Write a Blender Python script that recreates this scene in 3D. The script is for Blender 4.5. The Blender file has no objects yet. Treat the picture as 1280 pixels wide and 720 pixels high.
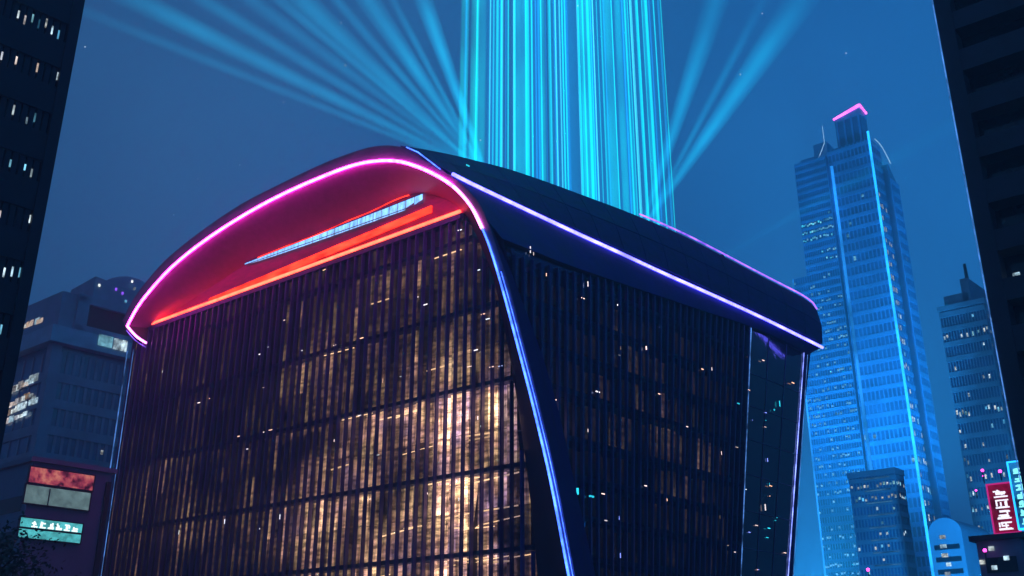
import bpy, bmesh, math, random
from mathutils import Vector, Matrix
random.seed(7)
R = math.radians
sc = bpy.context.scene
COL = sc.collection

# ---------------------------------------------------------------- camera, sky, sun, exposure
F = 1280.0
PITCH = R(21.7)
CAM = Vector((0, 0, 1.7))
cd = bpy.data.cameras.new('camera')
cd.sensor_width = 36; cd.lens = 36; cd.clip_start = .1; cd.clip_end = 6000
cam = bpy.data.objects.new('camera', cd); COL.objects.link(cam)
cam.location = CAM; cam.rotation_euler = (R(90) + PITCH, 0, 0)
sc.camera = cam

world = bpy.data.worlds.new('World'); sc.world = world; world.use_nodes = True
wn = world.node_tree; wn.nodes.clear()
def wnode(t, **k):
    n = wn.nodes.new(t)
    for a, b in k.items(): setattr(n, a, b)
    return n
SUN_EL, SUN_ROT = R(2.0), R(205)
sky = wnode('ShaderNodeTexSky', sky_type='NISHITA', sun_disc=False, sun_elevation=SUN_EL, sun_rotation=SUN_ROT, altitude=50)
tint = wnode('ShaderNodeMix', data_type='RGBA', blend_type='MULTIPLY'); tint.inputs[0].default_value = 1
tint.inputs[7].default_value = (.16, .50, 1.3, 1)
wn.links.new(sky.outputs[0], tint.inputs[6])
tc = wnode('ShaderNodeTexCoord'); nz = wnode('ShaderNodeTexNoise'); nz.inputs['Scale'].default_value = 2.2; nz.inputs['Detail'].default_value = 4
wn.links.new(tc.outputs['Generated'], nz.inputs['Vector'])
cr = wnode('ShaderNodeValToRGB'); cr.color_ramp.elements[0].position = .35; cr.color_ramp.elements[0].color = (.032, .155, .58, 1)
cr.color_ramp.elements[1].position = .7; cr.color_ramp.elements[1].color = (.058, .225, .75, 1)
wn.links.new(nz.outputs['Fac'], cr.inputs[0])
mul = wnode('ShaderNodeMix', data_type='RGBA', blend_type='MIX'); mul.inputs[0].default_value = .88
sc10 = wnode('ShaderNodeMix', data_type='RGBA', blend_type='MULTIPLY'); sc10.inputs[0].default_value = 1; sc10.inputs[7].default_value = (10, 10, 10, 1)
sx = wnode('ShaderNodeSeparateXYZ'); wn.links.new(tc.outputs['Generated'], sx.inputs[0])
gx = wnode('ShaderNodeMapRange'); gx.inputs[1].default_value = -.55; gx.inputs[2].default_value = .35; wn.links.new(sx.outputs[0], gx.inputs[0])
gc = wnode('ShaderNodeMix', data_type='RGBA'); gc.inputs[6].default_value = (1.10, .98, .66, 1); gc.inputs[7].default_value = (.50, 1.22, 1.14, 1); wn.links.new(gx.outputs[0], gc.inputs[0])
gz = wnode('ShaderNodeMapRange'); gz.inputs[1].default_value = .25; gz.inputs[2].default_value = .75; gz.inputs[3].default_value = 1.12; gz.inputs[4].default_value = .72; wn.links.new(sx.outputs[2], gz.inputs[0])
gm = wnode('ShaderNodeMix', data_type='RGBA', blend_type='MULTIPLY'); gm.inputs[0].default_value = 1; wn.links.new(cr.outputs[0], gm.inputs[6]); wn.links.new(gc.outputs[2], gm.inputs[7])
gs = wnode('ShaderNodeVectorMath', operation='SCALE'); wn.links.new(gm.outputs[2], gs.inputs[0]); wn.links.new(gz.outputs[0], gs.inputs[3])
vo = wnode('ShaderNodeTexVoronoi'); vo.inputs['Scale'].default_value = 42; wn.links.new(tc.outputs['Generated'], vo.inputs['Vector'])
vl = wnode('ShaderNodeMapRange'); vl.inputs[1].default_value = .016; vl.inputs[2].default_value = .034; vl.inputs[3].default_value = 1.3; vl.inputs[4].default_value = 0; wn.links.new(vo.outputs['Distance'], vl.inputs[0])
va = wnode('ShaderNodeVectorMath', operation='ADD'); wn.links.new(gs.outputs[0], va.inputs[0]); wn.links.new(vl.outputs[0], va.inputs[1]); wn.links.new(va.outputs[0], sc10.inputs[6])
wn.links.new(tint.outputs[2], mul.inputs[6]); wn.links.new(sc10.outputs[2], mul.inputs[7])
bg = wnode('ShaderNodeBackground'); bg.inputs['Strength'].default_value = .1
wo = wnode('ShaderNodeOutputWorld')
wn.links.new(mul.outputs[2], bg.inputs['Color']); wn.links.new(bg.outputs[0], wo.inputs['Surface'])

sd = bpy.data.lights.new('moon_light', 'SUN'); sd.energy = .12; sd.angle = R(10); sd.color = (.45, .6, 1)
sun = bpy.data.objects.new('moon_light', sd); COL.objects.link(sun)
sun.rotation_euler = (R(62), 0, R(-25))
sc.view_settings.view_transform = 'Standard'; sc.view_settings.look = 'None'
sc.view_settings.exposure = 0; sc.view_settings.gamma = 1
sc.render.engine = 'CYCLES'
cy = sc.cycles
cy.max_bounces = 6; cy.diffuse_bounces = 2; cy.glossy_bounces = 4; cy.transmission_bounces = 4
cy.transparent_max_bounces = 64; cy.volume_bounces = 0; cy.sample_clamp_indirect = 3.0
cy.use_denoising = True
try: cy.denoiser = 'OPENIMAGEDENOISE'
except Exception: pass

# ---------------------------------------------------------------- projection helpers (photo pixel -> ray)
CP, SP = math.cos(PITCH), math.sin(PITCH)
def ray(px, py):
    x = px - 640; y = 360 - py
    return Vector((x, F*CP - y*SP, F*SP + y*CP)).normalized()
def on_plane(px, py, P, n):
    d = ray(px, py)
    return CAM + d * ((P - CAM).dot(n) / d.dot(n))
def at(px, py, D):
    """point seen at the pixel at horizontal distance D"""
    d = ray(px, py)
    return CAM + d * (D / math.hypot(d.x, d.y))
U = Vector((math.sin(R(-51.6)), math.cos(R(-51.6)), 0))     # along the front faces, away to the left
V = Vector((math.sin(R(43.4)), math.cos(R(43.4)), 0))       # along the side faces, away to the right
Z = Vector((0, 0, 1))
NF = Vector((-U.y, U.x, 0)); NF = NF if NF.y < 0 else -NF   # outward normals
NS = Vector((V.y, -V.x, 0)); NS = NS if NS.y < 0 else -NS
def along(P, d, px, py):
    """distance t so that P + t d has the azimuth of the pixel"""
    r = ray(px, py); a = r.x / r.y
    return (a*(P.y-CAM.y) - (P.x-CAM.x)) / (d.x - a*d.y)

# ---------------------------------------------------------------- object helpers
def link(name, me, mat=None, parent=None):
    o = bpy.data.objects.new(name, me); COL.objects.link(o)
    if mat is not None: me.materials.append(mat)
    if parent is not None: o.parent = parent
    return o
def empty(name, label, cat, loc=(0, 0, 0), group=None):
    o = bpy.data.objects.new(name, None); COL.objects.link(o); o.location = loc
    o['label'] = label; o['category'] = cat; o.empty_display_size = .5
    if group: o['group'] = group
    return o
class MB:
    """mesh collected in world space; parents sit unrotated so points are shifted by their origin"""
    def __init__(s): s.v = []; s.f = []; s.sm = []; s.at = {}
    def poly(s, pts, smooth=False):
        b = len(s.v); s.v += [Vector(p) for p in pts]; s.f.append(tuple(range(b, b+len(pts)))); s.sm.append(smooth)
    def grid(s, rows, smooth=True, close=False):
        b = len(s.v); n = len(rows[0])
        for r in rows: s.v += [Vector(p) for p in r]
        for i in range(len(rows)-1):
            for j in range(n-1 if not close else n):
                k = (j+1) % n
                s.f.append((b+i*n+j, b+i*n+k, b+(i+1)*n+k, b+(i+1)*n+j)); s.sm.append(smooth)
    def box(s, P, a, b, c):
        """corner P and three edge vectors"""
        P = Vector(P); q = [P, P+a, P+a+b, P+b, P+c, P+a+c, P+a+b+c, P+b+c]
        i = len(s.v); s.v += q
        for f in ((0,3,2,1),(4,5,6,7),(0,1,5,4),(1,2,6,5),(2,3,7,6),(3,0,4,7)):
            s.f.append(tuple(i+k for k in f)); s.sm.append(False)
    def prism(s, pts, top):
        """footprint polygon (x,y at base z) extruded to height top (number or list)"""
        n = len(pts); i = len(s.v)
        tops = top if isinstance(top, (list, tuple)) else [top]*n
        s.v += [Vector(p) for p in pts]; s.v += [Vector((p[0], p[1], t)) for p, t in zip(pts, tops)]
        s.f.append(tuple(range(i+n-1, i-1, -1))); s.f.append(tuple(range(i+n, i+2*n))); s.sm += [False, False]
        for k in range(n):
            m = (k+1) % n; s.f.append((i+k, i+m, i+n+m, i+n+k)); s.sm.append(False)
    def tube(s, pts, r, n=8, r2=None):
        pts = [Vector(p) for p in pts]; rows = []; L = len(pts)
        up = None
        for i, p in enumerate(pts):
            t = (pts[min(i+1, L-1)] - pts[max(i-1, 0)]).normalized()
            if up is None: up = Vector((0, 0, 1)) if abs(t.z) < .9 else Vector((1, 0, 0))
            a = t.cross(up).normalized(); b = a.cross(t).normalized(); up = b
            rr = r if r2 is None else r + (r2-r)*i/(L-1)
            rows.append([p + a*math.cos(2*math.pi*k/n)*rr + b*math.sin(2*math.pi*k/n)*rr for k in range(n)])
        s.grid(rows, True, True)
        s.poly(rows[0][::-1]); s.poly(rows[-1])
    def face(s, n):
        """turn every face so that it looks along n"""
        for i, f in enumerate(s.f):
            a, b2, c = (s.v[k] for k in f[:3])
            if (b2-a).cross(c-a).dot(n) < 0: s.f[i] = tuple(reversed(f))
        return s
    def build(s, name, mat, parent=None, recalc=False):
        me = bpy.data.meshes.new(name)
        o0 = Vector(parent.get('_o', (0, 0, 0))) if parent is not None else Vector((0, 0, 0))
        me.from_pydata([v - o0 for v in s.v], [], s.f)
        me.polygons.foreach_set('use_smooth', s.sm)
        if recalc:
            bm = bmesh.new(); bm.from_mesh(me); bmesh.ops.remove_doubles(bm, verts=bm.verts, dist=1e-4)
            bmesh.ops.recalc_face_normals(bm, faces=bm.faces); bm.to_mesh(me); bm.free()
        me.update()
        return link(name, me, mat, parent)
def root(name, label, cat, loc, group=None):
    o = empty(name, label, cat, loc, group); ORG[o.name] = Vector(loc); o['_o'] = list(loc); return o
ORG = {}
def child_origin(o, parent): o['_o'] = list(parent['_o'])   # sub-parts share their part's origin
def struct(o): o['kind'] = 'structure'; return o
def crom(pts, k=6):
    """Catmull-Rom through 3D points, k samples per span"""
    P = [Vector(p) for p in pts]; out = []
    for i in range(len(P)-1):
        p0 = P[max(i-1, 0)]; p1 = P[i]; p2 = P[i+1]; p3 = P[min(i+2, len(P)-1)]
        for j in range(k):
            t = j/k; t2 = t*t; t3 = t2*t
            out.append(.5*((2*p1) + (p2-p0)*t + (2*p0-5*p1+4*p2-p3)*t2 + (3*p1-p0-3*p2+p3)*t3))
    out.append(P[-1]); return out
def resample(pts, n):
    L = [0]
    for a, b in zip(pts, pts[1:]): L.append(L[-1] + (b-a).length)
    out = []; j = 0
    for i in range(n):
        d = L[-1]*i/(n-1)
        while j < len(pts)-2 and L[j+1] < d: j += 1
        w = (d-L[j])/max(1e-9, L[j+1]-L[j]); out.append(pts[j].lerp(pts[j+1], min(1, w)))
    return out

# ---------------------------------------------------------------- materials
def mat(name, base=(.1, .1, .1), rough=.5, metal=0, var=.25, scale=.6, bump=.0, bscale=8, spec=.5, coord='Object', stretch=(1, 1, 1)):
    m = bpy.data.materials.new(name); m.use_nodes = True; nt = m.node_tree; p = nt.nodes['Principled BSDF']
    tc = nt.nodes.new('ShaderNodeTexCoord'); mp = nt.nodes.new('ShaderNodeMapping'); mp.inputs['Scale'].default_value = stretch
    nt.links.new(tc.outputs[coord], mp.inputs[0])
    n = nt.nodes.new('ShaderNodeTexNoise'); n.inputs['Scale'].default_value = scale; n.inputs['Detail'].default_value = 5; n.inputs['Roughness'].default_value = .6
    nt.links.new(mp.outputs[0], n.inputs[0])
    r = nt.nodes.new('ShaderNodeValToRGB'); r.color_ramp.elements[0].position = .3; r.color_ramp.elements[1].position = .72
    r.color_ramp.elements[0].color = tuple(c*(1-var) for c in base)+(1,); r.color_ramp.elements[1].color = tuple(min(1, c*(1+var)) for c in base)+(1,)
    nt.links.new(n.outputs['Fac'], r.inputs[0]); nt.links.new(r.outputs[0], p.inputs['Base Color'])
    mr = nt.nodes.new('ShaderNodeMapRange'); mr.inputs['To Min'].default_value = max(.02, rough*.75); mr.inputs['To Max'].default_value = min(1, rough*1.25)
    nt.links.new(n.outputs['Fac'], mr.inputs[0]); nt.links.new(mr.outputs[0], p.inputs['Roughness'])
    p.inputs['Metallic'].default_value = metal; p.inputs['Specular IOR Level'].default_value = spec
    if bump:
        n2 = nt.nodes.new('ShaderNodeTexNoise'); n2.inputs['Scale'].default_value = bscale; n2.inputs['Detail'].default_value = 4
        nt.links.new(mp.outputs[0], n2.inputs[0]); b = nt.nodes.new('ShaderNodeBump'); b.inputs['Strength'].default_value = bump; b.inputs['Distance'].default_value = .1
        nt.links.new(n2.outputs['Fac'], b.inputs['Height']); nt.links.new(b.outputs[0], p.inputs['Normal'])
    return m
def emit(name, color, strength, noise=0, scale=1.5, sampled=True, stretch=(1, 1, 1), rnd=0, lo=.15, hue=None, detail=4):
    """a thing that gives off light; noise = uneven brightness of the source itself"""
    m = bpy.data.materials.new(name); m.use_nodes = True; nt = m.node_tree; nt.nodes.clear()
    e = nt.nodes.new('ShaderNodeEmission'); o = nt.nodes.new('ShaderNodeOutputMaterial'); nt.links.new(e.outputs[0], o.inputs[0])
    e.inputs['Color'].default_value = tuple(color)+(1,); e.inputs['Strength'].default_value = strength
    val = None
    if noise:
        tc = nt.nodes.new('ShaderNodeTexCoord'); mp = nt.nodes.new('ShaderNodeMapping'); mp.inputs['Scale'].default_value = stretch
        nt.links.new(tc.outputs['Object'], mp.inputs[0])
        n = nt.nodes.new('ShaderNodeTexNoise'); n.inputs['Scale'].default_value = scale; n.inputs['Detail'].default_value = detail; n.inputs['Roughness'].default_value = .65
        nt.links.new(mp.outputs[0], n.inputs[0])
        r = nt.nodes.new('ShaderNodeMapRange'); r.inputs[1].default_value = .35; r.inputs[2].default_value = .7; r.inputs[3].default_value = strength*lo; r.inputs[4].default_value = strength*(1+noise)
        nt.links.new(n.outputs['Fac'], r.inputs[0]); val = r.outputs[0]
    if rnd:
        oi = nt.nodes.new('ShaderNodeObjectInfo'); mm = nt.nodes.new('ShaderNodeMath'); mm.operation = 'MULTIPLY'
        mr = nt.nodes.new('ShaderNodeMapRange'); mr.inputs[3].default_value = 1-rnd; mr.inputs[4].default_value = 1+rnd
        nt.links.new(oi.outputs['Random'], mr.inputs[0]); nt.links.new(mr.outputs[0], mm.inputs[0])
        if val is None: mm.inputs[1].default_value = strength
        else: nt.links.new(val, mm.inputs[1])
        val = mm.outputs[0]
        if hue:
            h = nt.nodes.new('ShaderNodeMix'); h.data_type = 'RGBA'; h.inputs[6].default_value = tuple(color)+(1,); h.inputs[7].default_value = tuple(hue)+(1,)
            wv = nt.nodes.new('ShaderNodeMath'); wv.operation = 'MULTIPLY'; wv.inputs[1].default_value = 7.31
            fr = nt.nodes.new('ShaderNodeMath'); fr.operation = 'FRACT'
            nt.links.new(oi.outputs['Random'], wv.inputs[0]); nt.links.new(wv.outputs[0], fr.inputs[0]); nt.links.new(fr.outputs[0], h.inputs[0]); nt.links.new(h.outputs[2], e.inputs['Color'])
    if val is not None: nt.links.new(val, e.inputs['Strength'])
    m.cycles.emission_sampling = 'AUTO' if sampled else 'NONE'
    return m
def glass(name, tintc=(.5, .55, .7), refl=(.9, .95, 1), ior=1.6, bump=.02, rough=.03, bscale=.7):
    m = bpy.data.materials.new(name); m.use_nodes = True; nt = m.node_tree; nt.nodes.clear()
    o = nt.nodes.new('ShaderNodeOutputMaterial'); mx = nt.nodes.new('ShaderNodeMixShader'); t = nt.nodes.new('ShaderNodeBsdfTransparent'); g = nt.nodes.new('ShaderNodeBsdfGlossy')
    fr = nt.nodes.new('ShaderNodeFresnel'); fr.inputs[0].default_value = ior
    t.inputs[0].default_value = tuple(tintc)+(1,); g.inputs['Color'].default_value = tuple(refl)+(1,); g.inputs['Roughness'].default_value = rough
    tc = nt.nodes.new('ShaderNodeTexCoord'); n = nt.nodes.new('ShaderNodeTexNoise'); n.inputs['Scale'].default_value = bscale
    b = nt.nodes.new('ShaderNodeBump'); b.inputs['Strength'].default_value = 1; b.inputs['Distance'].default_value = bump
    nt.links.new(tc.outputs['Object'], n.inputs[0]); nt.links.new(n.outputs['Fac'], b.inputs['Height']); nt.links.new(b.outputs[0], g.inputs['Normal'])
    nt.links.new(fr.outputs[0], mx.inputs[0]); nt.links.new(t.outputs[0], mx.inputs[1]); nt.links.new(g.outputs[0], mx.inputs[2]); nt.links.new(mx.outputs[0], o.inputs[0])
    return m

M = dict(
    ground=mat('paving', (.07, .07, .075), .7, var=.3, scale=.3, bump=.2),
    asphalt=mat('asphalt', (.05, .05, .052), .55, var=.35, scale=.5, bump=.3, bscale=20),
    kerb=mat('kerb_stone', (.28, .27, .26), .8),
    paint=mat('road_paint', (.75, .75, .72), .6),
    shell=mat('dark_shell_panels', (.025, .025, .075), .6, .1, var=.3, scale=.25, bump=.05, bscale=.6),
    cheek=mat('dark_cladding', (.022, .014, .150), .75, .0, spec=.12, var=.35, scale=.5, stretch=(1, 1, .15)),
    roofp=mat('roof_panel_metal', (.030, .020, .13), .75, .0, var=.45, scale=.8, spec=.15),
    rim=mat('rim_cladding', (.16, .13, .20), .4, .2, var=.2, scale=.6),
    soffit=mat('satin_soffit', (.30, .055, .27), .5, .1, var=.16, scale=1.4, bump=.04, bscale=3),
    reveal=mat('dark_reveal', (.022, .022, .040), .5, .1, var=.3, scale=.6),
    recess=mat('recess_wall', (.34, .05, .07), .6, 0, var=.3, scale=.8, stretch=(1, 1, 4)),
    fin=mat('fin_metal', (.070, .055, .22), .38, .2, var=.3, scale=.4),
    slab=mat('floor_edge', (.055, .075, .21), .5, .2, var=.3, scale=.7),
    ceil=mat('interior_ceiling', (.42, .36, .30), .7, var=.2),
    dark=mat('dark_interior', (.03, .028, .035), .8),
    glass_front=glass('front_glazing', (.62, .60, .70), ior=1.85, bump=.03),
    glass_side=glass('side_glazing', (.42, .46, .75), refl=(.45, .6, 1), ior=1.85, bump=.03),
    glass_end=mat('end_glazing', (.010, .012, .035), .10, 0, var=.3, scale=.4, bump=.5, bscale=.9, spec=.7),
    conc_dark=mat('dark_concrete', (.030, .034, .055), .7, var=.4, scale=.35, bump=.2),
    conc_black=mat('black_stone_cladding', (.014, .016, .028), .6, var=.4, scale=.3),
    conc_mid=mat('grey_concrete', (.24, .30, .40), .75, var=.25, scale=.25, bump=.2),
    conc_blue=mat('blue_grey_cladding', (.17, .24, .36), .5, .2, var=.25, scale=.12),
    tower=mat('tower_cladding', (.14, .34, .60), .4, .3, var=.3, scale=.08),
    tglass=mat('tower_glazing', (.05, .13, .27), .25, .0, var=.4, scale=.15, spec=.8, bump=.03, bscale=.5),
    dglass=mat('dark_glazing', (.010, .012, .022), .1, .0, var=.4, scale=.3, spec=.5, bump=.05, bscale=.5),
    ledge=mat('pale_ledge', (.36, .46, .58), .7, var=.2),
    metal=mat('painted_metal', (.06, .06, .07), .5, .6),
    bark=mat('bark', (.05, .04, .03), .9, bump=.4),
    leaf=mat('leaves', (.035, .05, .025), .6, var=.5, scale=2),
    n_mag=emit('magenta_neon', (1, .035, .62), 34, noise=.35, scale=1.6, lo=.7),
    n_pink=emit('pink_neon', (1, .16, .72), 10, noise=.3, scale=.6, lo=.7),
    n_red=emit('red_neon', (1, .05, .025), 12, noise=.3, scale=.5, lo=.7),
    n_red2=emit('red_cove_light', (1, .03, .012), 3.6, noise=.8, scale=.35, lo=.35, stretch=(1, 1, 3)),
    n_white=emit('pale_blue_strip_light', (.22, .52, 1), 2.0, noise=.5, scale=1.2, lo=.5, stretch=(1.5, 1.5, .5)),
    n_blue=emit('blue_neon', (.045, .13, 1), 6.0, noise=.5, scale=.8, lo=.5),
    n_eave=emit('violet_blue_neon', (.11, .10, 1), 8.5, noise=.5, scale=.5, lo=.6),
    n_vio=emit('violet_neon', (.30, .10, 1), 1.9, noise=.6, scale=.6, lo=.35),
    n_dim=emit('dim_blue_line', (.12, .35, 1), .7, noise=1.2, scale=.4, lo=.1, sampled=False),
    n_cyan=emit('cyan_blue_tower_strip', (.015, .36, 1), 3.6, noise=.5, scale=.05, lo=.45),
    n_pinkcap=emit('pink_crown_light', (1, .12, .75), 5, noise=.5, scale=.3, lo=.5),
    n_vio2=emit('ridge_violet_neon', (.28, .10, 1), 3.2, noise=.6, scale=.5, lo=.4),
    fin2=mat('side_fin_metal', (.022, .026, .17), .3, .3, var=.3, scale=.4),
    n_pale=emit('pale_blue_line', (.22, .30, 1), 2.6, noise=.8, scale=.5, lo=.3),
    n_cy=emit('cyan_lamp_glint', (.03, .75, 1), 1.6, rnd=.5, sampled=False),
    n_cyan2=emit('blue_tower_strip', (.02, .30, 1), 1.6, noise=.7, scale=.04, lo=.3),
    n_arc=emit('pale_blue_arc', (.35, .65, 1), 1.3),
    n_line=emit('pale_floor_line', (.12, .42, .8), .32, noise=1, scale=.3, lo=.2, sampled=False),
    n_magdim=emit('magenta_edge', (.9, .03, .35), .7),
    n_lamp=emit('magenta_lamp', (1, .05, .62), 7),
    w_warm=emit('warm_window', (1, .62, .34), .75, noise=.6, scale=1.3, sampled=False, rnd=.8, hue=(.75, .85, 1)),
    w_cool=emit('cool_window', (.50, .80, 1), .9, noise=.6, scale=1.3, sampled=False, rnd=.75, hue=(.9, .95, .9)),
    w_cyan=emit('cyan_window', (.06, .75, 1), 1.0, noise=.8, scale=.5, sampled=False, rnd=.8, hue=(.3, .95, 1)),
    w_blue=emit('blue_window', (.10, .55, 1), .8, noise=.7, scale=.5, sampled=False, rnd=.7, hue=(.4, .9, 1)),
    lamp_warm=emit('warm_ceiling_lamp', (1, .62, .28), 2.4, rnd=.6, sampled=False),
    spark=emit('small_lamp_glint', (.75, .85, 1), 2.0, rnd=.5, sampled=False, hue=(1, .5, .3)),
)

# ---------------------------------------------------------------- ground
b = MB(); b.poly([(-800, -300, 0), (800, -300, 0), (800, 900, 0), (-800, 900, 0)]); struct(b.build('ground', M['ground']))
rd = MB(); rp = V*1; P0 = Vector((-14, 30, .004)) - V*180
rd.poly([P0, P0+V*420, P0+V*420-NS*-11, P0-NS*-11]); struct(rd.build('road', M['asphalt']))
mk = MB()
for i in range(60):
    q = P0 + NS*5.4 + V*(i*7) + Z*.004; mk.poly([q, q+V*3, q+V*3+NS*.15, q+NS*.15])
struct(mk.build('road_markings', M['paint']))
for s_, nm in ((-.3, 'kerb'), (11.0, 'kerb')):
    k = MB(); k.box(P0+NS*s_-Z*.004, V*420, NS*.3, Z*.13); struct(k.build(nm, M['kerb']))

# ================================================================= the glass hall with the neon arch
C0 = Vector((0, 80, 0))
hall = root('glass_hall', 'dark glass hall with glowing magenta arch roof and finned walls in the middle', 'building', tuple(C0))
FG = C0 - NF*4.0            # recessed front glazing plane
SG = C0 + U*2.5             # side glazing plane (contains V)
rf = lambda x, y: on_plane(x, y, C0, NF)
fg = lambda x, y: on_plane(x, y, FG, NF)
sg = lambda x, y: on_plane(x, y, SG, NS)
def to_ground(a, b_):
    """continue the line a->b down to z=0"""
    t = b_.z/(a.z-b_.z); p = b_ + (b_-a)*t; p.z = 0; return p
Npx = [(160,408),(178,377),(215,335),(260,299),(310,267),(355,243),(400,223),(440,208),(470,202),(497,202),(520,208),(545,219),(568,234),(588,256),(601,280),(614,312),(630,365),(650,440),(668,510),(689,600),(712,720)]
Opx = [(153,401),(170,369),(205,327),(250,290),(300,256),(348,231),(398,207),(436,192),(468,183),(497,183),(525,194),(553,213),(578,231),(598,253),(610,279),(622,312),(638,363),(657,438),(675,508),(696,600),(719,720)]
Ipx = [(188,410),(205,398),(235,378),(270,355),(308,331),(355,311),(400,294),(436,278),(468,265),(500,250),(524,243),(545,245),(566,254),(580,267),(590,283),(603,312),(618,352),(636,440),(649,520),(661,610),(672,720)]
N3 = [rf(*p) for p in Npx]; O3 = [rf(*p) for p in Opx]; I3 = [fg(*p) for p in Ipx]
for A in (N3, O3, I3): A.append(to_ground(A[-2], A[-1]))
Nc, Oc, Ic = crom(N3, 5), crom(O3, 5), crom(I3, 5)
# rim face (1 m wide band of cladding round the arch), with a little thickness behind the light
m = MB(); m.grid([Oc, Nc]); m.build('arch_rim', M['rim'], hall)
m = MB(); q_ = 5*13+1; mid_ = [(a*.5+c*.5) for a, c in zip(Nc, Ic)]; m.grid([Nc[:q_], mid_[:q_], Ic[:q_]]); m.build('arch_soffit', M['soffit'], hall)
m = MB(); m.grid([Nc[q_-1:], mid_[q_-1:], Ic[q_-1:]]); m.build('corner_reveal', M['reveal'], hall)
# neon tube: magenta over the arch, blue down the slanting corner
ks = 14*5
m = MB(); m.tube([p+NF*.12 for p in Nc[:12*5+1]], .15); m.build('magenta_neon_tube', M['n_mag'], hall)
m = MB(); m.tube([p+NF*.12 for p in Nc[12*5:ks+2]], .15); m.build('pink_neon_tube', M['n_pink'], hall)
m = MB(); m.tube([p+NF*.12 for p in Nc[ks+1:]], .09); m.build('blue_neon_tube', M['n_blue'], hall)
m = MB()   # second thin tube beside the first on the corner
m.tube([p+NF*.1-U*.35 for p in Nc[ks+8:]], .03); m.build('corner_glow_line', M['n_blue'], hall)
# hook at the left tip going back to the facade
Ltip = N3[0]; tl = along(FG, U, 166, 430); Ledge = FG + U*tl
Hk = fg(184, 429)
hk = [Ltip, Ltip.lerp(Hk, .5)-Z*.25, Hk]
m = MB(); m.tube([p+NF*.12 for p in crom(hk, 4)], .13); m.build('magenta_neon_tube', M['n_pink'], hall)
m = MB(); m.tube([p+NF*.12-Z*.55 for p in crom(hk, 4)], .05); m.build('magenta_neon_tube', M['n_vio'], hall)
m = MB(); m.poly([Ltip, O3[0], Ledge+Z*(Hk.z+.9), Hk]); m.poly([Ltip, Hk, I3[0]]); m.build('tip_underside', M['rim'], hall)

# lens shaped recess wall between soffit edge and the red line
Ra, Rb = fg(190, 407), fg(579, 266)
HT = .5*(Ra.z+Rb.z)
lens = [p for p in Ic[:13*5+1]]
m = MB()
back = [Ra.lerp(Rb, i/(len(lens)-1)) for i in range(len(lens))]
m.grid([[p-NF*.0 for p in lens], back], False); m.build('recess_wall', M['recess'], hall)
def strip(name, a, b_, r, mt, n=8, off=.15, sag=0):
    m = MB(); m.tube([a.lerp(b_, i/n)+NF*off+Z*sag*math.sin(math.pi*i/n) for i in range(n+1)], r); return m.build(name, mt, hall)
m = MB(); m.box(Ra+NF*.02-Z*.75, Rb-Ra, NF*.42, Z*.7); m.build('red_line_ledge', M['slab'], hall)
strip('red_neon_tube', Ra, Rb, .17, M['n_red'], off=.45)
a, b_ = fg(262, 381), fg(562, 257); m = MB(); m.box(a+NF*.06, (b_-a)*.94, NF*.12, Z*.75); m.build('red_cove_strip', M['n_red2'], hall)
a, b_ = fg(300, 365), fg(566, 264); m = MB(); m.box(a+NF*.06-Z*.3, (b_-a)*.96, NF*.2, Z*.10); m.build('red_cove_strip', M['n_red2'], hall)
# pale window strip, tapering to the left
sa, sb = fg(308, 330), fg(531, 243)
m = MB(); n = 24
for i in range(n):
    s0, s1 = i/n, (i+.93)/n
    f0, f1 = .12+.75*s0**.6, .12+.75*s1**.6
    if i > n-3: f0 *= .8; f1 *= .55
    f0 *= 1.3; f1 *= 1.3
    p, q = sa.lerp(sb, s0)+NF*.22, sa.lerp(sb, s1)+NF*.22
    m.poly([p-Z*f0, q-Z*f1, q, p])
m.build('pale_strip_window', M['n_white'], hall)
m = MB(); m.tube([p+NF*.45-Z*.10 for p in Ic[22:49]], .05); m.build('red_cove_strip', M['n_red2'], hall)
m = MB(); m.tube([sa+NF*.2-Z*.2, sb+NF*.2-Z*1.0], .06); m.build('strip_frame', M['fin'], hall)
m = MB(); m.tube([sa+NF*.2+Z*.04, sb+NF*.2+Z*.06], .06); m.build('strip_frame', M['fin'], hall)

# ---- roof: eave line E, crest line K
Kend = C0 + V*56 + U*5
Eend = C0 + V*56
def vplane(A, B):
    d = Vector((B.x-A.x, B.y-A.y, 0)).normalized(); n_ = Vector((d.y, -d.x, 0)); return n_
E0 = O3[11]; nE = vplane(E0, Eend)
Epx = [(580,227),(607,240),(662,266),(720,293),(775,318),(829,343),(892,371),(951,398),(1000,422),(1026,435)]
E3 = [E0] + [on_plane(x, y, E0, nE) for x, y in Epx]
K0 = O3[9]; nK = vplane(K0, Kend)
Kpx = [(530,188),(562,194),(600,203),(635,212),(680,227),(732,246),(770,260),(810,276),(855,296),(902,320),(940,340),(975,358),(1000,371),(1014,381),(1019,389)]
K3 = [K0] + [on_plane(x, y, K0, nK) for x, y in Kpx]
NS_ = 61
Ec, Kc = resample(crom(E3, 5), NS_), resample(crom(K3, 5), NS_)
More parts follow.
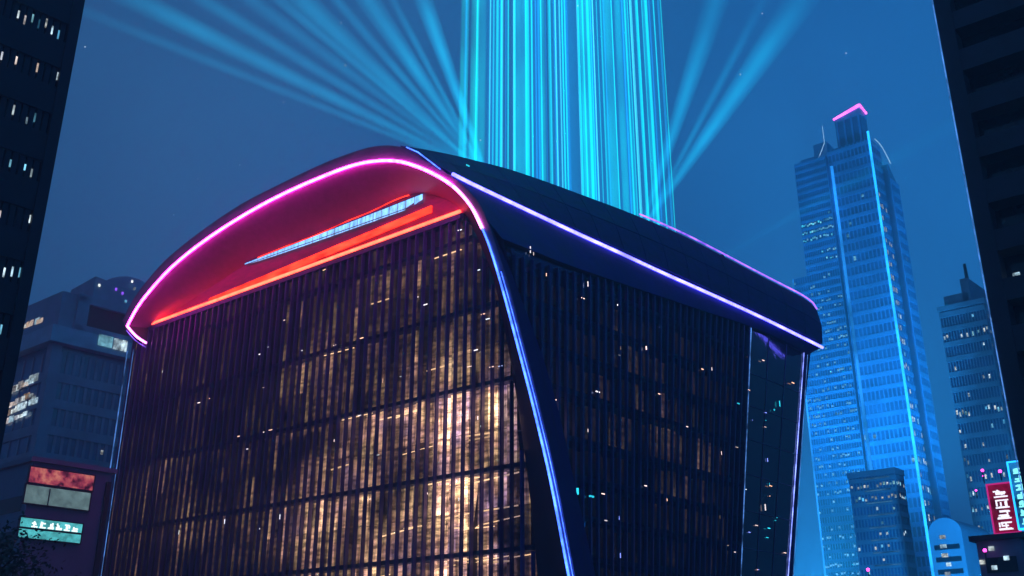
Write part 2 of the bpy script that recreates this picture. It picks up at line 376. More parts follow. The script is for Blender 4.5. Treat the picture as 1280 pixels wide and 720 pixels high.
# the strip from K to O between arch apex and eave start
m = MB(); m.grid([Kc, [k.lerp(e, .5)-U*.35 for k, e in zip(Kc, Ec)], Ec])
m.poly([K0, O3[10], O3[11]]); roof = m.build('roof_flank', M['shell'], hall)
npan = 17
for i in range(npan):
    a0, a1 = (i+.01)/npan, (i+.985)/npan
    def pt(s, w):
        j = s*(NS_-1); k = min(NS_-2, int(j)); fr = j-k
        kk, ee = Kc[k].lerp(Kc[k+1], fr), Ec[k].lerp(Ec[k+1], fr)
        md = kk.lerp(ee, .5)-U*.35
        return (kk.lerp(md, w*2) if w < .5 else md.lerp(ee, w*2-1)) + NS*.16 - Z*.02
    for w0, w1 in ((.03, .46), (.475, .92)):
        m = MB(); m.grid([[pt(a0+(a1-a0)*j/4, w) for j in range(5)] for w in (w0, (w0+w1)/2, w1)], False)
        o = m.build('roof_panel', M['roofp'], hall)
        md_ = o.modifiers.new('thick', 'SOLIDIFY'); md_.thickness = .12
m = MB(); m.tube([p+NS*.25 for p in Ec[1:]], .17); m.build('violet_blue_neon_tube', M['n_eave'], hall)
m = MB(); m.tube([p+NS*.3+Z*.22 for p in Kc[30:]], .10); m.build('violet_neon_tube', M['n_vio2'], hall)
m = MB(); m.tube([O3[9].lerp(O3[10], .5)+NF*.3+Z*.25, O3[10]+NF*.3+Z*.2, O3[11]+NF*.3], .05); m.build('corner_glow_line', M['n_blue'], hall)
# ---- side top line T, blade boundary B
Tpx = [(624,300),(660,314),(700,330),(760,351),(820,371),(880,391),(935,409),(970,424),(1004,441)]
T3 = [sg(*p)+NS*.4 for p in Tpx]; Tc = resample(crom(T3, 5), NS_)
m = MB(); m.grid([Ec, [e.lerp(t, .5)+NS*.08 for e, t in zip(Ec, Tc)], Tc]); m.grid([Tc, [t-NS*1.3+Z*.05 for t in Tc]]); m.build('eave_underside', M['cheek'], hall)
Bpx = [(624,300)]*3 + [(632,327),(643,362),(655,395),(675,450),(694,515),(714,605),(740,720)]
B3 = [sg(*p)+NS*.4 for p in Bpx]; B3.append(to_ground(B3[-2], B3[-1]))
Bc = crom(B3, 5); Ob = Oc[12*5-5:]
n_ = min(len(Bc), len(Ob)); Bc = resample(Bc, 60); Ob = resample(Ob, 60)
m = MB(); m.grid([Ob, [a.lerp(b_, .5)+NS*.25 for a, b_ in zip(Ob, Bc)], Bc]); m.build('corner_blade', M['cheek'], hall)
# ---- side wall
R1a, R1b = sg(938, 409), sg(925, 720); R1g = to_ground(R1a, R1b)
R2a, R2b = sg(1004, 441), sg(984, 720); R2g = to_ground(R2a, R2b)
def vs(p): return (p-SG).dot(V)
def T_at(v):
    for a, b_ in zip(Tc, Tc[1:]):
        if vs(a) <= v <= vs(b_):
            return a.z + (b_.z-a.z)*(v-vs(a))/max(1e-6, vs(b_)-vs(a))
    return Tc[-1].z if v > vs(Tc[-1]) else Tc[0].z
def B_low(v):
    """height where the blade edge crosses v (fins left of it are hidden below)"""
    return 0
v0t, v0b = vs(B3[0]), vs(B3[-1]); v1t, v1b = vs(R1a), vs(R1g)
def side_pt(s, z):
    """s across the side glazing (0 blade, 1 end facet); the lines fan from upright to slanting"""
    vt = v0t + (v1t-v0t)*s; 
    lean = (v1b-v1t)*s**1.5
    tz = T_at(vt); return SG + V*(vt + lean*(1-z/tz)) + Z*z
nfin = 36
Gb = SG - NS*.35
m = MB()
rows = []
for i in range(41):
    s = i/40; vt = v0t+(v1t-v0t)*s; tz = T_at(vt)
    rows.append([side_pt(s, tz*w)-NS*.02 for w in (0, .5, 1)])
m.grid(rows, False); m.face(NS); m.build('side_glazing', M['glass_side'], hall)
Blist = [(vs(p), p.z) for p in Bc]
def blade_z(v):
    for (va, za), (vb, zb) in zip(Blist, Blist[1:]):
        if (va-v)*(vb-v) <= 0 and abs(va-vb) > 1e-6: return za+(zb-za)*(v-va)/(vb-va)
    return 0
for i in range(nfin):
    s = (i+.5)/nfin; vt = v0t+(v1t-v0t)*s; tz = T_at(vt)
    zb = 0 if vt > v0b else max(0, blade_z(vt)-.6)
    a = side_pt(s, zb); c = side_pt(s, tz-.05-1.1*max(0, 1-s/.35))
    if tz-zb < .6: continue
    m = MB(); w = V*.08; d = NS*.30
    q = [a-w, a+w, a+w+d, a-w+d, c-w, c+w, c+w+d, c-w+d]
    k = len(m.v); m.v += q
    for f in ((0,3,2,1),(4,5,6,7),(0,1,5,4),(1,2,6,5),(2,3,7,6),(3,0,4,7)): m.f.append(tuple(k+x for x in f)); m.sm.append(False)
    m.build('side_fin', M['fin2'], hall)
# end facet: dark reflective glass with fine mullions
m = MB(); m.poly([R1a, R2a, R2g-U*0, R1g]); m.build('end_glazing', M['glass_end'], hall)
for k in range(1, 3):
    m = MB(); m.tube([R1a.lerp(R2a, k/3)+NS*.05, R1g.lerp(R2g, k/3)+NS*.05], .04, 4); m.build('end_mullion', M['fin'], hall)
for z in range(4, 40, 4):
    f = 1-z/R1a.z; m = MB(); m.tube([R1a.lerp(R1g, f)+NS*.05, R2a.lerp(R2g, min(1, 1-z/R2a.z))+NS*.05], .035, 4); m.build('end_mullion', M['fin'], hall)
m = MB(); wc = V*1.3
m.v += [R2g, R2g+wc, R2g+wc-NS*1.5, R2g-NS*1.5, R2a, R2a+wc*.8, R2a+wc*.8-NS*1.5, R2a-NS*1.5]
for f in ((0,3,2,1),(4,5,6,7),(0,1,5,4),(1,2,6,5),(2,3,7,6),(3,0,4,7)): m.f.append(f); m.sm.append(False)
m.build('end_column', M['cheek'], hall)
m = MB(); m.tube([(R2a.lerp(R2g, i/10))+NS*.12 for i in range(11)], .05); m.build('pale_blue_edge_line', M['n_pale'], hall)
m = MB(); m.tube([(R2a+wc*.8).lerp(R2g+wc, i/10)+NS*.06 for i in range(11)], .03); m.build('pale_blue_edge_line', M['n_dim'], hall)
m = MB(); m.tube([(R1a.lerp(R1g, i/10))+NS*.12 for i in range(11)], .05); m.build('dim_light_line', M['n_dim'], hall)
# tip and back closure
m = MB(); Ee, Ke = Ec[-1], Kc[-1]; inner = R2a+wc*.8-NS*4
m.poly([Ee, Ke, Ke-NS*6+Z*0, inner]); m.poly([Ee, inner, R2a+wc*.8]); m.poly([Ee, R2a+wc*.8, R2a])
m.build('roof_end', M['cheek'], hall)

# ---- roof top (curved) from the arch to the back, left wall, back wall
BL = Ledge + V*48; BL.z = 0
arch = crom(O3[:10], 3)
rows = []
span = len(arch)-1
for j in range(13):
    s = j/12; kk = Kc[int(s*(NS_-1))]; row = []
    Lp = O3[0].lerp(Vector((BL.x, BL.y, O3[0].z-1)), s)
    for i, p in enumerate(arch):
        w = ((p-arch[0]).dot(-U))/((arch[-1]-arch[0]).dot(-U)); row.append((Lp.lerp(kk, w)) + Z*((p.z-(arch[0].z+(arch[-1].z-arch[0].z)*w))*(1-s)**1.5))
    rows.append(row)
m = MB(); m.grid(rows); m.build('roof_top', M['shell'], hall)
bt = rows[-1]
RG = R2g+wc-NS*1.5; RT = R2a+wc*.8-NS*1.5
gr = [Vector((BL.x, BL.y, 0)).lerp(RG, i/(len(bt)-1)) for i in range(len(bt))]
m = MB(); m.grid([bt, gr], False)
m.poly([Kc[-1], RG, RT])
LT = Ledge+Z*(Hk.z+.9); BT = Vector((BL.x, BL.y, LT.z)); m.poly([Ledge, LT, BT, BL]); m.poly([LT, O3[0], bt[0], BT])
m.build('rear_wall', M['cheek'], hall)

# ---- front facade
def tu(p): return (p-FG).dot(U)
tL = tl; Iright = [(tu(p), p.z) for p in Ic[13*5:]]      # right boundary going down
tRtop = Iright[0][0]; tRbot = Iright[-1][0]
def top_at(t):
    if t >= tRtop:
        return HT
    for (a, za), (b2, zb) in zip(Iright, Iright[1:]):
        if b2 <= t <= a: return za + (zb-za)*(a-t)/max(1e-6, a-b2)
    return 0
m = MB(); ts = [tRbot+.05+(tL-tRbot-.05)*i/60 for i in range(61)]
m.grid([[FG+U*t for t in ts], [FG+U*t+Z*top_at(t) for t in ts]], False); m.face(NF); m.build('front_glazing', M['glass_front'], hall)
nf = 60
random.seed(3)
for i in range(nf):
    t = tRbot + (tL-tRbot)*(i+.35)/nf; zt = top_at(t)-.25
    if zt < 1: continue
    m = MB(); m.box(FG+U*(t-.06)+NF*.02, U*.13, NF*.42, Z*zt); m.build('front_fin', M['fin'], hall)
m = MB(); m.tube([Ledge+NF*.6, Ledge+NF*.6+Z*(Hk.z-.5)], .07); m.build('blue_neon_tube', M['n_dim'], hall)
m = MB(); m.tube([Ledge+NF*.6-U*1.4, Ledge+NF*.6-U*1.4+Z*(Hk.z-.5)], .04); m.build('dim_light_line', M['n_dim'], hall)
# a sloped dark corner pier just right of the glazing is the soffit itself

# floors: level heights taken at px x=560
FH = []
for y in (692, 641, 592, 545, 487, 440, 392, 345): FH.append(fg(560, y).z)
step = (FH[-1]-FH[0])/7
zf = FH[0]
while zf-step > 1: zf -= step; FH.insert(0, zf)
FH.append(FH[-1]+step*.95)
FH = [z for z in FH if z < HT-.8]
# emissive room backs, brightness per bay stored as an attribute
def room_mat():
    m = bpy.data.materials.new('lit_room'); m.use_nodes = True; nt = m.node_tree; nt.nodes.clear()
    o = nt.nodes.new('ShaderNodeOutputMaterial'); e = nt.nodes.new('ShaderNodeEmission'); nt.links.new(e.outputs[0], o.inputs[0])
    at_ = nt.nodes.new('ShaderNodeAttribute'); at_.attribute_name = 'glow'
    tc = nt.nodes.new('ShaderNodeTexCoord'); 
    def noise(sc_, st, det=4, ro=.6):
        mp = nt.nodes.new('ShaderNodeMapping'); mp.inputs['Scale'].default_value = st; nt.links.new(tc.outputs['Object'], mp.inputs[0])
        n = nt.nodes.new('ShaderNodeTexNoise'); n.inputs['Scale'].default_value = sc_; n.inputs['Detail'].default_value = det; n.inputs['Roughness'].default_value = ro
        nt.links.new(mp.outputs[0], n.inputs[0]); return n.outputs['Fac']
    def mr(v, a, b2, c, d):
        n = nt.nodes.new('ShaderNodeMapRange'); nt.links.new(v, n.inputs[0])
        for i, x in enumerate((a, b2, c, d)): n.inputs[i+1].default_value = x
        return n.outputs[0]
    def mm(a, b2, op='MULTIPLY'):
        n = nt.nodes.new('ShaderNodeMath'); n.operation = op; nt.links.new(a, n.inputs[0]); nt.links.new(b2, n.inputs[1]); return n.outputs[0]
    vert = mr(noise(1.6, (1, 1, .12)), .35, .68, .1, 1.5)
    hor = mr(noise(1.0, (.5, .5, 2.6), 5, .7), .4, .66, .25, 1.5)
    st = mm(mm(mm(at_.outputs['Fac'], vert), hor), mr(noise(.085, (1, 1, 1.6), 2), .38, .62, .06, 1.55))
    nt.links.new(st, e.inputs['Strength'])
    r = nt.nodes.new('ShaderNodeValToRGB'); r.color_ramp.elements[0].position = .32; r.color_ramp.elements[0].color = (.40, .24, .30, 1)
    x = r.color_ramp.elements.new(.48); x.color = (.80, .42, .24, 1)
    r.color_ramp.elements[-1].position = .60; r.color_ramp.elements[-1].color = (1, .63, .27, 1); r.color_ramp.elements[1].color = (.80, .42, .24, 1)
    x = r.color_ramp.elements.new(.85); x.color = (1, .74, .44, 1)
    nt.links.new(noise(.35, (1, 1, .8)), r.inputs[0]); nt.links.new(r.outputs[0], e.inputs['Color'])
    m.cycles.emission_sampling = 'NONE'
    return m
RM = room_mat()
def project(p):
    d = p-CAM; y = d.y*CP + d.z*SP; z = -d.y*SP + d.z*CP
    return 640+F*d.x/y, 360-F*z/y
def room_panels(name, cells, parent):
    """folded screen of room backs at different depths, one glow value per face"""
    if not cells: return
    me = bpy.data.meshes.new(name); o0 = Vector(parent['_o']); vv = []; ff = []; g = []
    for c in cells:
        b0 = len(vv); vv += [q-o0 for q in c[:4]]
        if b0: ff.append((b0-3, b0, b0+3, b0-2)); g.append(.4*min(c[4], g[-1]))
        ff.append((b0, b0+1, b0+2, b0+3)); g.append(c[4])
    me.from_pydata(vv, [], ff); a = me.attributes.new('glow', 'FLOAT', 'FACE')
    for i, x in enumerate(g): a.data[i].value = x
    return link(name, me, RM, parent)
random.seed(11); CNT_L = 0
levels = [0]+FH+[HT]; ZB = fg(560, 505).z
def plan_glow(f, t):
    """how brightly each room of the front is lit (people still at work low down near the corner)"""
    u_ = (t-tRbot)/(tL-tRbot); h = f/ max(1, len(levels)-2)
    up_ = 1/(1+math.exp((levels[f]-ZB)/1.2)); g = .10 + (.13+up_)*1.9*(1.9*math.exp(-((u_-.12)/.17)**2)*(1.15-h) + .34*math.exp(-((u_-.45)/.34)**2))*(1.35 if f % 2 == 1 else .75)
    return g
for f in range(len(levels)-1):
    z0, z1 = levels[f], levels[f+1]
    # floor slab with edge beam
    tr = tRbot+.6
    for tt in range(200):
        if top_at(tRbot+.1*tt) > z0+.3: tr = tRbot+.1*tt+.2; break
    major = (f % 2 == 0)
    th = .40 if (f+1) % 2 == 0 else .0
    th0 = .40 if f % 2 == 0 else .10; s0_ = .06 if f % 2 == 0 else 2.2
    if f: m = MB(); m.box(FG+U*tr-NF*s0_+Z*(z0-th0), U*(tL-tr-.1), -NF*(6.5-s0_), Z*th0); m.build('floor_slab', M['slab'], hall)
    nb = 60; cells = []
    if f == 0: colf = [random.choice((.10, .3, .6, .9, 1.3, 1.7)) for _ in range(60)]; cold = [.45+random.random()*.9 for _ in range(60)]
    for i in range(nb):
        t0 = tRbot+(tL-tRbot)*(i+.35)/nb; t1 = tRbot+(tL-tRbot)*(i+1.35)/nb
        if top_at(t0) < z0+1: continue
        dep = cold[i]
        g = plan_glow(f, t0)*(colf[i]*.75+random.choice((.05, .3, .8))*.4)*random.uniform(.7, 1.3)
        if random.random() < .03: g += .5
        zz1 = min(z1-th-.02, top_at(t0)-.2)
        P = FG+U*t0-NF*dep; wd = U*((t1-t0)*random.uniform(.7, 1.02))
        cells.append((P+Z*(z0+.02), P+U*(t1-t0)+Z*(z0+.02), P+U*(t1-t0)+Z*zz1, P+Z*zz1, g))
        # column/curtain side at random
    room_panels('room_interior', cells, hall)
    m = MB(); m.box(FG+U*(tr+.3)-NF*6.2+Z*(z0+.02), U*(tL-tr-.6), -NF*.2, Z*(z1-z0-th-.05)); m.build('core_wall', M['ceil'] if False else M['dark'], hall)
    # warm ceiling lamps
    cnt = int(17*max(.1, 1-f/8.5))
    for k in range(cnt):
        t0 = tr + .5 + abs(random.gauss(0, 9)); z = z1-th-.12
        if t0 > tL-4 or top_at(t0) < z1: continue
        Lh = random.uniform(1.5, 6.5); z -= abs(random.gauss(0, .7)); P = FG+U*t0-NF*random.uniform(.15, .42)+Z*z
        dirv = (U-NF*random.uniform(0, .08)+Z*random.uniform(-.10, .06)).normalized()
        m = MB(); m.box(P, dirv*Lh, -NF*.10, Z*random.uniform(.04, .11))
        if CNT_L < 95: m.build('ceiling_lamp', M['lamp_warm'], hall); CNT_L += 1
    if f == 0: pass

# ================================================================= neighbouring towers
def facade(parent, P, d, n, width, z0, z1, fh, band, bays, lit, mats, wname='window', win=(.7, .5), rows=None, relief=.25, cap=90, pier=.25, seed=1, spread=None):
    """one elevation: spandrel slabs and piers in one wall relief, lit windows each a part. d runs along the wall, n is its outward normal"""
    rnd = random.Random(seed); wl = MB(); nfl = int((z1-z0)/fh)
    for k in range(nfl+1):
        z = z0+k*fh
        if z+band > z1: break
        wl.box(P+Z*z, d*width, n*relief, Z*band)
    bw = width/bays
    if pier:
        for j in range(bays+1): wl.box(P+d*(j*bw-pier/2)+Z*z0, d*pier, n*(relief*.6), Z*(z1-z0))
    cnt = 0; rest = MB()
    for k in range(nfl):
        if rows is not None and k not in rows: continue
        for j in range(bays):
            pr = lit(k/max(1, nfl), (j+.5)/bays, k, j) if callable(lit) else lit
            if rnd.random() < pr:
                ww, hh = bw*win[0]*rnd.uniform(.7, 1), (fh-band)*win[1]*rnd.uniform(.6, 1.1)
                hh = min(hh, (fh-band)*.92)
                q = P+d*(j*bw+(bw-ww)/2)+Z*(z0+k*fh+band+(fh-band-hh)*rnd.uniform(.2, .8))+n*.04
                pts = [q, q+d*ww, q+d*ww+Z*hh, q+Z*hh]
                if cnt < cap:
                    mm_ = MB(); mm_.box(q, d*ww, n*.05, Z*hh); mm_.build(wname, rnd.choice(mats), parent); cnt += 1
                else: rest.box(q, d*ww, n*.05, Z*hh)
    if rest.v: o = rest.build('small_lit_windows', mats[0], parent); o['kind'] = 'stuff'
    return wl
def footprint(P, d1, L1, d2, L2): return [P, P+d1*L1, P+d1*L1+d2*L2, P+d2*L2]
def zat(px, py, P):
    """height at which the upright line through P crosses the pixel row"""
    dist = math.hypot(P.x-CAM.x, P.y-CAM.y); r = ray(px, py); return CAM.z + dist*r.z/math.hypot(r.x, r.y)

# ---- near left tower
P = at(60, 225, 62); P.z = 0
t = root('office_tower', 'near-black office tower with rows of small lit windows at the left edge', 'skyscraper', tuple(P))
H = 92
m = MB(); m.prism(footprint(P, -V, 55, U, 30), H); m.build('glazing', M['dglass'], t, True)
wl = facade(t, P-V*55, V, NS, 55, 2, H, 3.3, 1.9, 130, lambda a, b_, k, j: 0 if b_ < .86 or k < 5 or k > 23 else (.78 if (k*5+j//4) % 3 else .12), [M['w_warm'], M['w_cool'], M['w_cool'], M['w_blue']], win=(.85, .42), seed=5, cap=95, pier=.3)
wl.box(P-V*.6+NS*.02, V*.6, NS*.35, Z*H)
wl.build('wall', M['conc_black'], t)
m = MB(); m.box(P-V*55-Z*0+Z*H, V*55.2, NS*.4, Z*1.2); m.build('parapet', M['conc_black'], t)

# ---- near right tower: deep dark balconies
P = at(1222, 300, 72); P.z = 0
t = root('balcony_tower', 'black high-rise with deep horizontal balcony bands at the right edge', 'skyscraper', tuple(P))
H = 96; W = 50
m = MB(); m.prism(footprint(P+U*0-NF*1.6, -U, W, -NF, 26), H); m.build('glazing', M['dglass'], t, True)
m = MB(); fh = 3.6
for k in range(int(H/fh)): 
    z = 1+k*fh; m.box(P-U*W+Z*z, U*W, -NF*1.7, Z*(1.55 if k % 3 else 1.8))
m.box(P-U*1.1+NF*.1, U*1.1, -NF*28, Z*H)
m.build('wall', M['conc_dark'], t)
rr = random.Random(4)
for k in range(1, int(H/fh)):
    for j in range(2):
        x0 = 5+j*21+rr.uniform(0, 2)
        m = MB(); m.box(P-U*(x0+.2)+Z*(1+k*fh+1.5)-NF*.3, -U*.2, -NF*1.3, Z*2.1); m.build('balcony_screen', M['conc_black'], t)
for (px, py, w_, h_, mt) in ((1268, 354, .45, .7, 'w_cool'), (1256, 358, .3, .5, 'w_cool'), (1264, 174, .5, .6, 'w_warm'), (1245, 305, .3, .3, 'w_cool'), (1274, 552, .4, .5, 'w_cool'), (1270, 500, .35, .4, 'w_warm')):
    q = on_plane(px, py, P-NF*1.5, NF); m = MB(); m.box(q, -U*w_, NF*.08, Z*h_); m.build('window', M[mt], t)
m = MB(); m.tube([P+NF*.2+U*.05+Z*z for z in range(0, 96, 4)], .035); m.build('edge_light_line', M['n_dim'], t)

# ---- mid left office block with crown
P = at(74, 400, 165); P.z = 0
t = root('office_block', 'blue-grey office block with pale ledge and roof recess behind the left signs', 'building', tuple(P))
HB = zat(84, 432, P); HC = zat(90, 366, P); HL = zat(88, 412, P)
Lr = along(P, V, 215, 400); Ll = 46
m = MB(); m.prism(footprint(P-U*0, U, Ll, V, Lr), HB); m.build('glazing', M['tglass'], t, True)
wl = facade(t, P+U*.0, U, NF, Ll, 1, HB-1, 4.1, 1.5, 16, lambda a, b_, k, j: .0, [M['w_warm']], seed=8, pier=.35)
wl2 = facade(t, P, V, NS, Lr, 1, HB-1, 4.1, 1.4, 16, .02, [M['w_cool']], seed=9, pier=.45, win=(.4, .3), cap=20)
wl.v, n0 = wl.v, len(wl.v); wl.f += [tuple(i+n0 for i in f) for f in wl2.f]; wl.v += wl2.v; wl.sm += wl2.sm
wl.box(P-U*.6-V*.6, U*1.5, V*1.5, Z*HB)
wl.build('wall', M['conc_mid'], t)
# window rows seen on the left face
rr = random.Random(2)
for (xa, ya, xb, yb, n_, sz) in ((6, 418, 58, 401, 12, 1.0), (0, 500, 50, 474, 13, 1.3), (0, 516, 46, 493, 9, .9), (0, 524, 50, 502, 14, 1.2), (0, 534, 40, 516, 7, .9)):
    for i in range(n_):
        f = (i+rr.uniform(-.2, .2))/n_; q = on_plane(xa+(xb-xa)*f, ya+(yb-ya)*f, P+NF*.3, NF)
        if rr.random() < .8: m = MB(); m.box(q, U*rr.uniform(1.0, 2.2)*sz, NF*.08, Z*rr.uniform(.5, 1.1)*sz); m.build('window', M[rr.choice(('w_cool', 'w_cool', 'w_warm'))], t)
m = MB(); m.box(P-U*1.5-V*1.5+Z*HB, U*(Ll+1.5), V*(Lr+3), Z*(HL-HB)); m.build('pale_ledge', M['ledge'], t)
# crown: frame with a recess on the right face
m = MB(); zc = HL; hc = HC-HL
m.box(P+Z*zc+V*2.2-U*0, U*Ll, V*(Lr-2), Z*hc)
m.box(P+Z*zc-V*.3-U*.3, U*Ll, V*2.4, Z*hc)
a0_, a1_ = Lr*.10, Lr*.62
m.box(P+Z*zc+V*2.1-U*.8, U*1.2, V*(a0_), Z*hc); m.box(P+Z*zc+V*a1_-U*.8, U*1.2, V*(Lr-a1_), Z*hc)
m.box(P+Z*(zc+hc*.80)+V*2-U*.8, U*1.3, V*(Lr-2), Z*hc*.22); m.box(P+Z*zc+V*2-U*.8, U*1.3, V*(Lr-2), Z*hc*.2)
m.build('crown', M['conc_mid'], t)
m = MB(); m.box(P+Z*(zc+hc*.2)+V*(a0_+2.1)-U*.05, U*.1-NS*0, V*(a1_-a0_-2.2), Z*hc*.6); m.build('roof_recess', M['dark'], t)
for (px, py, w_) in ((122, 431, 2.3), (141, 436, 1.4), (150, 438, 1.0)):
    q = on_plane(px, py, P+NS*1.6, NS); m = MB(); m.box(q, V*w_, NS*.1, Z*1.8); m.build('window', M['w_blue'] if w_ > 2 else M['w_cool'], t)
# penthouse and dome on the roof
q = P+U*2; 
Pp = on_plane(112, 393, P-NS*3, NS); Pp.z = HC
Lp = along(Pp, V, 182, 380)
m = MB(); zz = zat(118, 345, Pp); Ppw = Pp+V*0
m.prism(footprint(Ppw, V, Lp, -NS, 9), [zz, zz-1.0, zz-.5, zz]); m.prism(footprint(Ppw-V*.3+NS*.3, V, Lp+.6, -NS, 9.6), [zz+.02]*4) if False else None
m.build('penthouse', M['conc_mid'], t, True)
Dm = Pp+V*(Lp*.86)+NS*-5; zd = zat(172, 350, Dm); m = MB(); rows = []
for i in range(9):
    a = math.pi/2*i/8; rows.append([Vector((Dm.x+math.cos(a)*5*math.cos(c*math.pi/12), Dm.y+math.cos(a)*5*math.sin(c*math.pi/12), zd-4+math.sin(a)*4)) for c in range(24)])
m.grid(rows, True, True); m.tube([Vector((Dm.x, Dm.y, HC-.5)), Vector((Dm.x, Dm.y, zd-3.9))], 4.9, 24); m.build('dome', M['conc_blue'], t)
for (px, py, mt) in ((124, 358, 'w_cool'), (145, 363, 'n_vio'), (153, 368, 'n_vio'), (165, 353, 'w_cool'), (168, 362, 'w_cool'), (157, 378, 'w_blue')):
    q = on_plane(px, py, Pp+NS*.1, NS); m = MB(); m.tube([q, q+Z*.4], .17, 8); m.build('roof_lamp', M[mt], t)

# ---- low sign building in front of it
P = at(38, 600, 118); P.z = 0
t = root('sign_building', 'low blue-grey building carrying three lit signboards at lower left', 'building', tuple(P))
HS = zat(42, 577, P); Lr = along(P, V, 133, 640)
m = MB(); m.prism(footprint(P, U, 40, V, Lr), HS); m.build('wall', M['conc_blue'], t, True)
m = MB()
for k in range(6):
    m.box(P+NF*.02+U*1+Z*(1.5+k*3.6), U*38, NF*.05, Z*1.6); m.build('window_band', M['dglass'], t); m = MB()
m = MB(); m.box(P-U*.4-V*.4+Z*HS, U*41, V*(Lr+.8), Z*.5); m.build('parapet', M['conc_mid'], t)
m = MB(); m.box(P-U*.12+V*(Lr*.93)+Z*2, -U*.3, V*.5, Z*(HS-3)); m.build('downpipe', M['metal'], t)
PB = P+NS*.35
def quad_on(pts): return [on_plane(x, y, PB, NS) for x, y in pts]
SPL = {}
def board(name, label, cat, pts, mt, frame=True):
    q = quad_on(pts); r_ = root(name, label, cat, tuple(q[3]))
    # true rectangle on the wall from the four corners
    x0 = sum((p-P).dot(V) for p in (q[0], q[3]))/2; x1 = sum((p-P).dot(V) for p in (q[1], q[2]))/2
    z1_ = (q[0].z+q[1].z)/2; z0_ = (q[2].z+q[3].z)/2
    o = P+V*x0+Z*z0_+NS*.02
    m = MB(); m.box(o, V*(x1-x0), NS*.3, Z*(z1_-z0_)); m.build('board', mt, r_)
    m = MB(); e = .12
    for a, b2, c in ((o-V*e-Z*e, V*(x1-x0+2*e), Z*e), (o-V*e+Z*(z1_-z0_), V*(x1-x0+2*e), Z*e), (o-V*e, V*e, Z*(z1_-z0_)), (o+V*(x1-x0), V*e, Z*(z1_-z0_))): m.box(a, b2, NS*.38, c)
    m.build('frame', M['metal'], r_)
    return r_, o+NS*.32, x1-x0, z1_-z0_
pk = emit('pink_billboard', (.85, .10, .20), .50, noise=.9, scale=.55, lo=.12, hue=None)
nt = pk.node_tree; e_ = [n for n in nt.nodes if n.type == 'EMISSION'][0]; nn = [n for n in nt.nodes if n.type == 'TEX_NOISE'][0]
rp_ = nt.nodes.new('ShaderNodeValToRGB'); el = rp_.color_ramp.elements; el[0].position = .36; el[0].color = (.25, .03, .16, 1); el[1].position = .48; el[1].color = (.95, .12, .22, 1)
x_ = el.new(.60); x_.color = (.95, .30, .22, 1); x_ = el.new(.68); x_.color = (.75, .10, .45, 1); nt.links.new(nn.outputs['Fac'], rp_.inputs[0]); nt.links.new(rp_.outputs[0], e_.inputs['Color'])
board('billboard', 'pink and red blotched billboard, topmost of the three signboards', 'billboard', [(38, 584), (118, 594), (116, 613), (36, 603)], pk)
r_, o, w_, h_ = board('signboard', 'pale grey-green panel below the pink billboard', 'sign', [(33, 605), (114, 617), (110, 639), (30, 627)], emit('pale_panel', (.32, .52, .56), .42, noise=.3, scale=.8, lo=.6))
m = MB(); m.box(o+V*w_*.35, V*.12, NS*.05, Z*h_*.92); m.build('panel_joint', M['metal'], r_)
r_, o, w_, h_ = board('signboard', 'bright cyan lit sign with row of white letters, lowest signboard', 'sign', [(27, 646), (104, 656), (99, 681), (22, 669)], emit('cyan_lightbox', (.12, .72, .78), .8, noise=.5, scale=.7, lo=.5))
wm = emit('white_letters', (.85, 1, 1), 1.6, sampled=False)
m = MB(); m.box(o+Z*h_*.44, V*w_, NS*.06, Z*h_*.1); m.build('dark_divider', M['dark'], r_)
rr = random.Random(9); x = w_*.18
def glyph(m, o, dx, dz, w, h, th, rr, n_, dep=.08):
    """blocky character strokes: uprights, bars and a slant"""
    for k in range(n_):
        if rr.random() < .5:
            x_ = rr.uniform(0, w-th); z_ = rr.uniform(0, h*.4); m.box(o+dx*x_+dz*z_, dx*th, n_dir*dep, dz*rr.uniform(h*.4, h-z_))
        else:
            z_ = rr.uniform(0, h-th); x_ = rr.uniform(0, w*.35); m.box(o+dx*x_+dz*z_+n_dir*.012*k, dx*rr.uniform(w*.45, w-x_), n_dir*dep, dz*th)
    m.box(o+dx*0, dx*w, n_dir*dep*.8, dz*th)
n_dir = NS
for k in range(6):
    m = MB(); glyph(m, o+V*x+Z*h_*.56, V, Z, .62, h_*.34, .14, rr, 4); m.build('letter', wm, r_); x += .85

